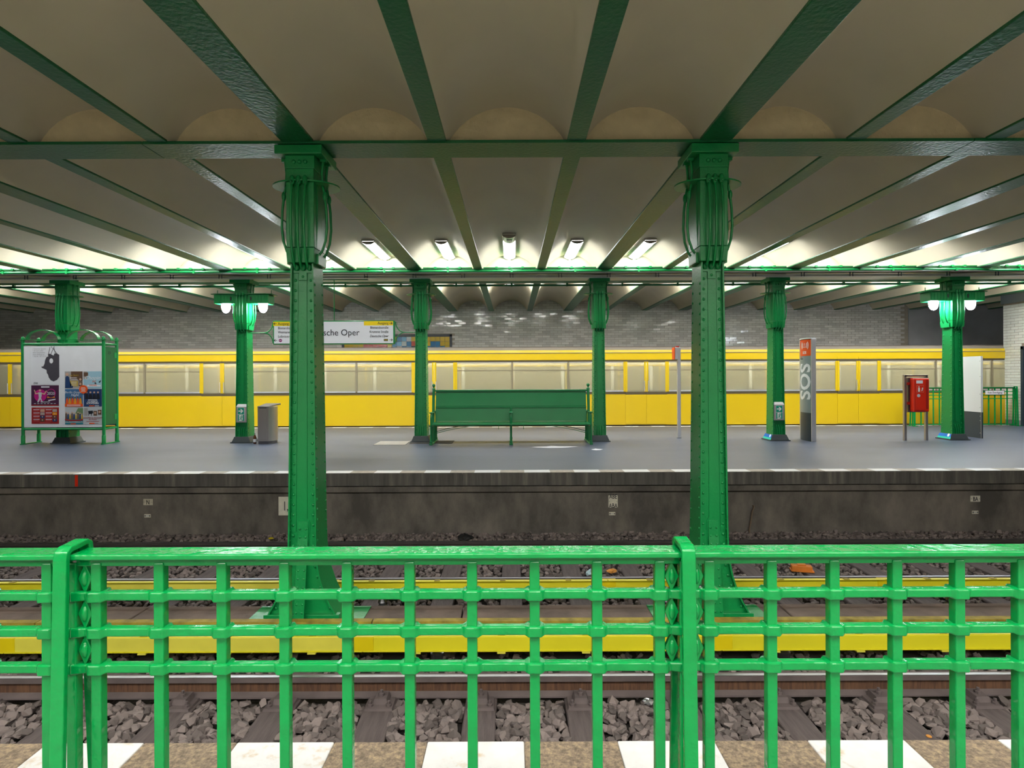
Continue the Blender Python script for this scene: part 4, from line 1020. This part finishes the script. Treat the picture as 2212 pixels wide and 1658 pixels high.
# ---- emergency exit sign boxes on two columns
def exit_box(i, label):
    t = thing('exit_sign', label, 'sign', (cx[i], 12.875, .452), group='exit signs on the columns')
    B(-.113, .113, -.055, .08, 0, .345).build('box', 'grey_box', t, bevel=.006)
    MB().hexa([(-.113,-.055,.345),(.113,-.055,.345),(.113,.08,.345),(-.113,.08,.345)], [(-.095,-.02,.40),(.100,-.02,.40),(.100,.08,.415),(-.095,.08,.415)]).build('hood', 'white_plastic', t, bevel=.004)
    for z0, z1 in ((.035,.172),(.180,.325)):
        p_ = B(-.078, .072, -.059, -.054, z0-.004, z1+.004).build('border', 'exit_white', t); B(-.073, .067, -.0605, -.0585, z0, z1).build('field', 'exit_green', p_)
    cz_ = .252
    MB().prism([(-.055,cz_-.012),(.01,cz_-.012),(-.022,cz_-.045),(.008,cz_-.045),(.048,cz_),(.008,cz_+.045),(-.022,cz_+.045),(.01,cz_+.012),(-.055,cz_+.012)], 'y', -.0620, -.060).build('arrow', 'exit_white', t)
    B(-.045, .036, -.0618, -.060, .038, .170).build('doorway', 'exit_white', t)
    rm = MB(); Y0, Y1 = -.0635, -.0612
    rm.prism([(.012+.011*math.cos(2*PI*k/12), .150+.011*math.sin(2*PI*k/12)) for k in range(12)], 'y', Y0, Y1)
    rm.prism([(-.012,.095),(.010,.135),(.022,.128),(.006,.085)], 'y', Y0, Y1); rm.prism([(-.010,.098),(.008,.088),(.020,.062),(.036,.040),(.022,.040),(.006,.060)], 'y', Y0, Y1)
    rm.prism([(-.012,.098),(.004,.088),(-.016,.066),(-.042,.066),(-.042,.076),(-.020,.078)], 'y', Y0, Y1); rm.prism([(.004,.132),(-.022,.128),(-.034,.106),(-.026,.102),(-.016,.118),(.004,.122)], 'y', Y0, Y1)
    rm.prism([(.018,.130),(.030,.112),(.046,.118),(.044,.126),(.032,.122),(.022,.136)], 'y', Y0, Y1)
    rm.build('running_figure', 'exit_green', t)
exit_box(1, 'green exit sign box on the globe lamp column beside the litter bin'); exit_box(4, 'green exit sign box on the column beside the grey help pillar')
# ---- litter bin and bottle
bn = thing('litter_bin', 'brushed steel litter bin with curved side and slanted dark lid', 'litter bin', (-5.40, 12.62, 0))
prof = [(-.12,0),(.115,0)]+[(.115+.10*math.sin(PI*i/10), .0+.44*i/10) for i in range(1, 10)]+[(.115,.44),(-.12,.44)]
MB().prism(prof, 'z', .06, .80).build('body', 'steel_brush', bn, smooth=40)
MB().prism([(x*.96, y*.96+.01) for x, y in prof], 'z', 0, .06).build('base', 'steel_dark', bn)
B(-.085, .075, -.006, .0, .10, .765).build('door_panel', 'steel_brush', bn, bevel=.003)
B(-.085, .075, -.004, .002, .772, .795).build('slot', 'steel_dark', bn)
MB().hexa([(-.125,-.01,.80),(.12,-.01,.80),(.215,.43,.83),(-.125,.45,.83)], [(-.125,-.01,.815),(.12,-.01,.815),(.215,.43,.865),(-.125,.45,.865)]).build('lid', 'steel_dark', bn, bevel=.006)
bt = thing('bottle', 'small brown glass bottle with white label beside the litter bin', 'bottle', (-5.60, 12.66, 0))
MB().lathe([(.028,0),(.031,.01),(.031,.13),(.026,.16),(.013,.19),(.012,.225)], 14).build('glass_body', 'bottle_glass', bt, smooth=60)
MB().lathe([(.0318,.04),(.0318,.105)], 14).build('paper_label', 'paper', bt, smooth=60); MB().lathe([(.0135,.195),(.0140,.232),(.010,.238)], 12).build('foil_neck', 'foil', bt, smooth=60)
# ---- help pillar (board standing across the platform, face to the left)
so = thing('help_pillar', 'tall orange and grey emergency help pillar with large white lettering', 'help pillar', (6.56, 12.91, 0))
LN = .245; arc = lambda y: -.045-.035*(1-(y/LN)**2)
def shell(z0, z1, m, nm, d=0):
    pr = [(arc(-LN+2*LN*i/12)-d, -LN+2*LN*i/12) for i in range(13)]+[(-arc(LN-2*LN*i/12)+d, LN-2*LN*i/12) for i in range(13)]
    return MB().prism(pr, 'z', z0, z1).build(nm, m, so, smooth=40)
shell(0, .62, 'sos_dark', 'foot_cladding'); shell(.62, 1.87, 'sos_grey', 'grey_cladding'); shell(1.87, 2.23, 'sos_orange', 'orange_cladding')
B(-.05, .05, -LN-.014, -LN+.01, 0, 2.24).build('edge_profile', 'alu', so, bevel=.004); B(-.05, .05, LN-.01, LN+.014, 0, 2.24).build('edge_profile', 'alu', so)
MB().prism([(arc(-LN+2*LN*i/12)-.012, -LN+2*LN*i/12) for i in range(13)]+[(-arc(LN-2*LN*i/12)+.012, LN-2*LN*i/12) for i in range(13)], 'z', 2.24, 2.265).build('cover', 'white_plastic', so)
LEFT = (PI/2, 0, -PI/2)   # lettering facing -x
# text local x -> world -y, local y -> world z, local z -> world -x
def curved(body, size, yc, zc, m, nm, rot90=False, **k):
    o = text(nm, body, size, (0, 0, 0), (0, 0, 0), m, so, 'CENTER', **k)
    for v in o.data.vertices:
        a, b, c = v.co
        if rot90: a, b = b-size*.36, -a
        y = yc-a; v.co = (arc(max(-LN, min(LN, y)))-.003-c, y, zc+b)
    return o
curved('SOS', .085, -.02, 1.915, 'sign_white', 'lettering', bold=.002)
curved('SOS', .585, -.02, 1.30, 'sign_white', 'lettering', rot90=True, bold=.012, sx=.80)
def curved_poly(pts, m, nm):
    n = len(pts); vs = [(arc(y)-.003, y, z) for y, z in pts]+[(arc(y)+.002, y, z) for y, z in pts]
    MB().add(vs, [tuple(range(n)), tuple(range(2*n-1, n-1, -1))]+[(i, n+i, n+(i+1) % n, (i+1) % n) for i in range(n)]).build(nm, m, so)
bell = [(.040,0),(.040,.012),(.028,.024),(.024,.066),(.012,.086),(.004,.098),(-.004,.098),(-.012,.086),(-.024,.066),(-.028,.024),(-.040,.012),(-.040,0)]
curved_poly([(-.02-a, 2.055+b) for a, b in bell], 'sign_white', 'bell_mark'); curved_poly([(-.02-a*.62, 2.064+b*.78) for a, b in bell], 'sos_orange', 'bell_mark')
for s in (-1, 1):
    for r in (.085, .115, .145):
        a0 = .55+.05; pts = [(-.02+s*r*math.cos(-a0+2*a0*i/8), 2.10+r*math.sin(-a0+2*a0*i/8)) for i in range(9)]+[(-.02+s*(r-.011)*math.cos(a0-2*a0*i/8), 2.10+(r-.011)*math.sin(a0-2*a0*i/8)) for i in range(9)]
        curved_poly([(max(-LN, min(LN, y)), z) for y, z in pts], 'sign_white', 'sound_wave')
curved('Notruf', .035, .14, 1.835, 'sos_orange', 'lettering'); curved('Information', .030, .12, 1.80, 'ink', 'lettering')
# ---- slender post with an orange plate seen edge-on
cp = thing('call_post', 'slender grey metal post with a small orange box at its top', 'post', (3.87, 13.5, 0))
B(-.036, .036, -.036, .036, 0, 2.10).build('pole', 'alu', cp, bevel=.006); B(-.045, .045, -.045, .045, 0, .01).build('foot', 'steel_dark', cp)
B(-.115, -.045, -.10, .10, 1.82, 2.10).build('box', 'alu', cp, bevel=.01); B(-.128, -.115, -.10, .10, 1.82, 2.10).build('plate', 'sos_orange', cp); B(-.07, .0, -.03, .03, 2.10, 2.13).build('cap', 'red_box', cp)
# ---- red cabinet in a steel frame
rc = thing('fire_cabinet', 'red fire extinguisher cabinet in a grey steel frame', 'cabinet', (8.89, 12.83, 0))
for s in (-1, 1): B(s*.235-.026, s*.235+.026, -.03, .03, 0, 1.44).build('frame_leg', 'steel_brush', rc, bevel=.004)
B(-.26, .26, -.03, .03, 1.40, 1.44).build('frame_top', 'steel_brush', rc, bevel=.004)
B(-.17, .20, -.02, .12, .62, 1.38).build('back_box', 'steel_dark', rc)
B(-.14, .205, -.15, -.02, .635, 1.365).build('door', 'red_box', rc, bevel=.02)
dp = B(-.095, .115, -.156, -.148, .67, 1.34).build('door_panel', 'red_box', rc, bevel=.004)
B(.130, .185, -.153, -.145, .70, 1.33).build('grip_slot', 'red_dark', rc)
B(-.085, .055, -.159, -.155, 1.255, 1.32).build('paper_label', 'paper', dp)
fr_ = B(-.075, .075, -.158, -.155, 1.06, 1.215).build('symbol', 'p_skin', dp); B(-.071, .071, -.1595, -.1575, 1.064, 1.211).build('symbol_field', 'red_box', dp)
B(-.048, -.010, -.161, -.159, 1.075, 1.16).build('extinguisher_mark', 'exit_white', dp); B(-.040, -.022, -.161, -.159, 1.165, 1.195).build('extinguisher_mark', 'exit_white', dp)
for k in range(3): blob_ = MB().prism([(.022+.010*k,1.085+.022*k),(.046+.008*k,1.10+.022*k),(.050,1.125+.022*k),(.030,1.11+.022*k)], 'y', -.161, -.159).build('flame_mark', 'exit_white', dp)
MB().prism([(-.035+.035*math.cos(2*PI*i/18), .99+.035*math.sin(2*PI*i/18)) for i in range(18)], 'y', -.160, -.155).build('round_sticker', 'p_pale', dp)
for z in (.82, 1.25): B(-.205, -.16, -.06, -.01, z-.03, z+.03).build('hinge', 'red_dark', rc)
# ---- white information board behind the last column
ib = thing('info_board', 'tall blank white board with dark foot behind the last globe column', 'board', (10.62, 13.42, 0))
B(-.02, .02, -.27, .27, .59, 1.86).build('white_panel', 'white_plastic', ib); B(-.02, .02, -.27, .27, 0, .59).build('dark_panel', 'sos_dark', ib)
B(-.021, -.0195, -.27, -.262, 0, 1.86).build('edge_strip', 'alu', ib)
for z in (.12,.40,.50,.70,1.0,1.4,1.75): MB().rivet((-.021, -.24, z), '-x', .008).build('screw', 'steel_dark' if z > .6 else 'alu', ib)
# ---- picture of glazed tiles on the back wall
mu = thing('tile_picture', 'framed yellow glazed tile picture with blue and red shapes on the back wall', 'picture', (-3.945, WALLY-.005, .80))
MW, MH = 3.78, 2.09
for a in ((-MW/2,-MW/2+.08,0,MH),(MW/2-.08,MW/2,0,MH),(-MW/2,MW/2,0,.08),(-MW/2,MW/2,MH-.08,MH)): B(a[0],a[1],-.05,0,a[2],a[3]).build('frame_strip', 'frame_dark', mu)
B(-MW/2, MW/2, -.012, .0, 0, MH).build('backing', 'mortar_dark', mu)
nx, nz = 22, 12; tw, th = (MW-.16)/nx, (MH-.16)/nz
TM = {}
for i in range(nx):
    for j in range(nz):
        x = (i+.5)/nx; y = (j+.5)/nz
        c_ = 'mural_yellow'
        if abs(x-.86)*1.3+abs(y-.80)*.9 < .13: c_ = 'mural_blue'
        if (x-.30)**2*3+(y-.70)**2 < .06: c_ = 'mural_red'
        if (x-.56)**2*4+(y-.75)**2 < .062: c_ = ['mural_blue','mural_light','mural_white'][(i*7+j*5) % 3]
        if abs(x-.70) < .06 and y > .66 and y < .93: c_ = 'mural_dark' if (i+j) % 3 else 'mural_red'
        if c_ not in TM: TM[c_] = B(-tw/2+.004, tw/2-.004, -.010, 0, -th/2+.004, th/2-.004).mesh('tile', c_)
        put('tile', TM[c_], mu, (-MW/2+.08+(i+.5)*tw, -.011, .08+(j+.5)*th), (random.gauss(0,.004), 0, random.gauss(0,.004)))
# ---- enamel plates on the far platform wall
WY = FE+.105
def plate(label, x, z, w_, h_, body, size, dirty=False, lines=None):
    t = thing('track_sign', label, 'sign', (x, WY, z), group='plates on the far platform wall')
    B(-w_/2, w_/2, -.010, .012, -h_/2, h_/2).build('plate', 'paper_old' if dirty else 'plate_white', t, bevel=.003)
    for s in (-1, 1): MB().rivet((s*(w_/2-.014), -.010, 0), '-y', .006).build('screw', 'steel_dark', t)
    for k, l in enumerate(lines or [body]):
        n = len(lines or [1]); text('lettering', l, size, (0, -.0115, (-size*.36 if n == 1 else (.045, -.095)[k]+0)), FRONT, 'ink', t, 'CENTER', sx=.72, bold=.001)
plate('small yellowed plate with a single letter on the far platform wall', -5.56, -.445, .145, .095, 'N', .095, True)
plate('pale double plate with two rows of three letters on the far platform wall', 1.535, -.465, .142, .185, '', .095, False, ['ABE', 'ABA'])
plate('pale plate with two letters at the right of the far platform wall', 7.06, -.445, .150, .092, 'BA', .090)
t = thing('track_sign', 'large dirty white plate with black figures half hidden behind the left column', 'sign', (-3.36, WY, -.515), group='plates on the far platform wall')
B(-.21, .21, -.012, .012, -.142, .142).build('plate', 'plate_white', t, bevel=.004); text('lettering', '1,8', .20, (-.145, -.0135, -.065), FRONT, 'ink', t, sx=.62)
for x, z, w_ in ((-5.57, -.655, 'the single letter plate'), (1.52, -.650, 'the double letter plate'), (7.06, -.652, 'the two letter plate')):
    t = thing('number_plate', 'tiny white number plate on the far platform wall below '+w_, 'sign', (x, WY, z), group='tiny number plates on the far platform wall')
    B(-.048, .048, -.008, .012, -.024, .024).build('plate', 'plate_white', t); B(-.022, .022, -.0095, -.0075, -.008, .008).build('mark', 'ink_soft', t)
    for s in (-1, 1): B(s*.034-.008, s*.034+.008, -.011, -.007, -.012, .012).build('clip', 'steel_dark', t)
tag(B(-6.60, -6.555, FE-.003, FE+.001, -.185, -.012).build('paint_stroke', 'red_box'), 'short red paint stroke on the far platform edge', 'paint mark')
tag(MB().tube([(3.62,WY-.03,-1.02),(3.60,WY-.03,-.9),(3.63,WY-.03,-.75),(3.65,WY-.03,-.62),(3.68,WY-.02,-.55),(3.67,WY-.005,-.53)], .012, 6).build('cable_stub', 'cable_brown', smooth=60), 'bent brown cable stub sticking up at the far platform wall', 'cable')
# ---- floor gratings, paint spill, litter
def grating(label, x0, x1, y0, y1, m, n):
    t = thing('floor_grating', label, 'grating', ((x0+x1)/2, (y0+y1)/2, .0))
    w_, d = (x1-x0)/2, (y1-y0)/2
    B(-w_, w_, -d, d, .0005, .003).build('pit', 'grate_dark', t)
    bar = B(-.006, .006, -d, d, .003, .008).mesh('grid_bar', m)
    for i in range(n): put('grid_bar', bar, t, (-w_+.01+(2*w_-.02)*i/(n-1), 0, 0))
    br = B(-w_, w_, -.006, .006, .003, .0082).mesh('grid_bar', m)
    for i in range(9): put('grid_bar', br, t, (0, -d+.01+(2*d-.02)*i/8, 0))
grating('pale steel floor grating left of the bench', -2.95, -2.27, 12.32, 13.02, 'grate', 40)
grating('dark steel floor grating under the left end of the bench', -2.22, -1.30, 12.52, 13.10, 'grate_dark', 30)
sp = [(.0,.0),(.12,-.05),(.35,-.09),(.62,-.07),(.80,-.02),(.95,.03),(.78,.05),(.55,.07),(.42,.13),(.30,.06),(.14,.04)]
tag(MB().prism([(.40+x, 11.88+y*1.6) for x, y in sp], 'z', .0005, .002).build('paint_spill', 'spill'), 'pale paint spill on the asphalt in front of the bench', 'paint mark')
tag(MB().prism([(1.55+x*.25, 11.45+y*1.2) for x, y in sp], 'z', .0005, .002).build('paint_spill', 'spill'), 'small pale paint spill right of the larger one before the bench', 'paint mark')
ob = thing('brake_block', 'orange block lying on a sleeper of the far track', 'block', (3.68, 7.42, SZ+.005), -.25)
B(-.12, .12, -.05, .05, 0, .07).build('block', 'orange_block', ob, bevel=.006); B(-.13, .14, -.06, .06, 0, .015).build('foot', 'orange_block', ob); B(-.05, .05, -.03, .03, .07, .085).build('lug', 'orange_block', ob)
def crumple(name, label, loc, r, m, seed):
    rr = random.Random(seed); mb = MB(); mb.ball((0,0,0), r, 8, 5, (1,.8,.45)); mb.v = [(a+rr.gauss(0,r*.16), b+rr.gauss(0,r*.16), c+rr.gauss(0,r*.10)) for a, b, c in mb.v]
    o = mb.build(name, m, loc=loc); tag(o, label, 'litter'); return o
crumple('crumpled_leaf', 'orange brown crumpled leaf on the far track ballast', (1.24, 7.30, SZ+.05), .055, 'leaf', 1)
crumple('plastic_scrap', 'pale blue plastic scrap on the far track ballast', (.97, 7.25, SZ+.05), .065, 'plastic_bag', 2)
crumple('foil_scrap', 'crumpled silver foil beside the near rail', (1.02, 4.40, SZ+.04), .045, 'foil', 3)
crumple('paper_scrap', 'tiny white and red paper scrap on the far track ballast', (-.45, 7.05, SZ+.05), .03, 'red_box', 4)
crumple('crumpled_leaf', 'small yellow leaf at the foot of the far platform wall', (-3.55, 8.55, SZ+.13), .035, 'yellow_joint', 5)
crumple('dark_rag', 'dark rubber scrap at the foot of the far platform wall', (-.70, 8.62, SZ+.10), .12, 'rubber_black', 6)
tag(MB().lathe([(.018,0),(.018,.004),(.015,.006)], 12, (2.87, 4.02, SZ+.002)).build('litter_disc', 'leaf'), 'round orange scrap on a near track sleeper', 'litter')
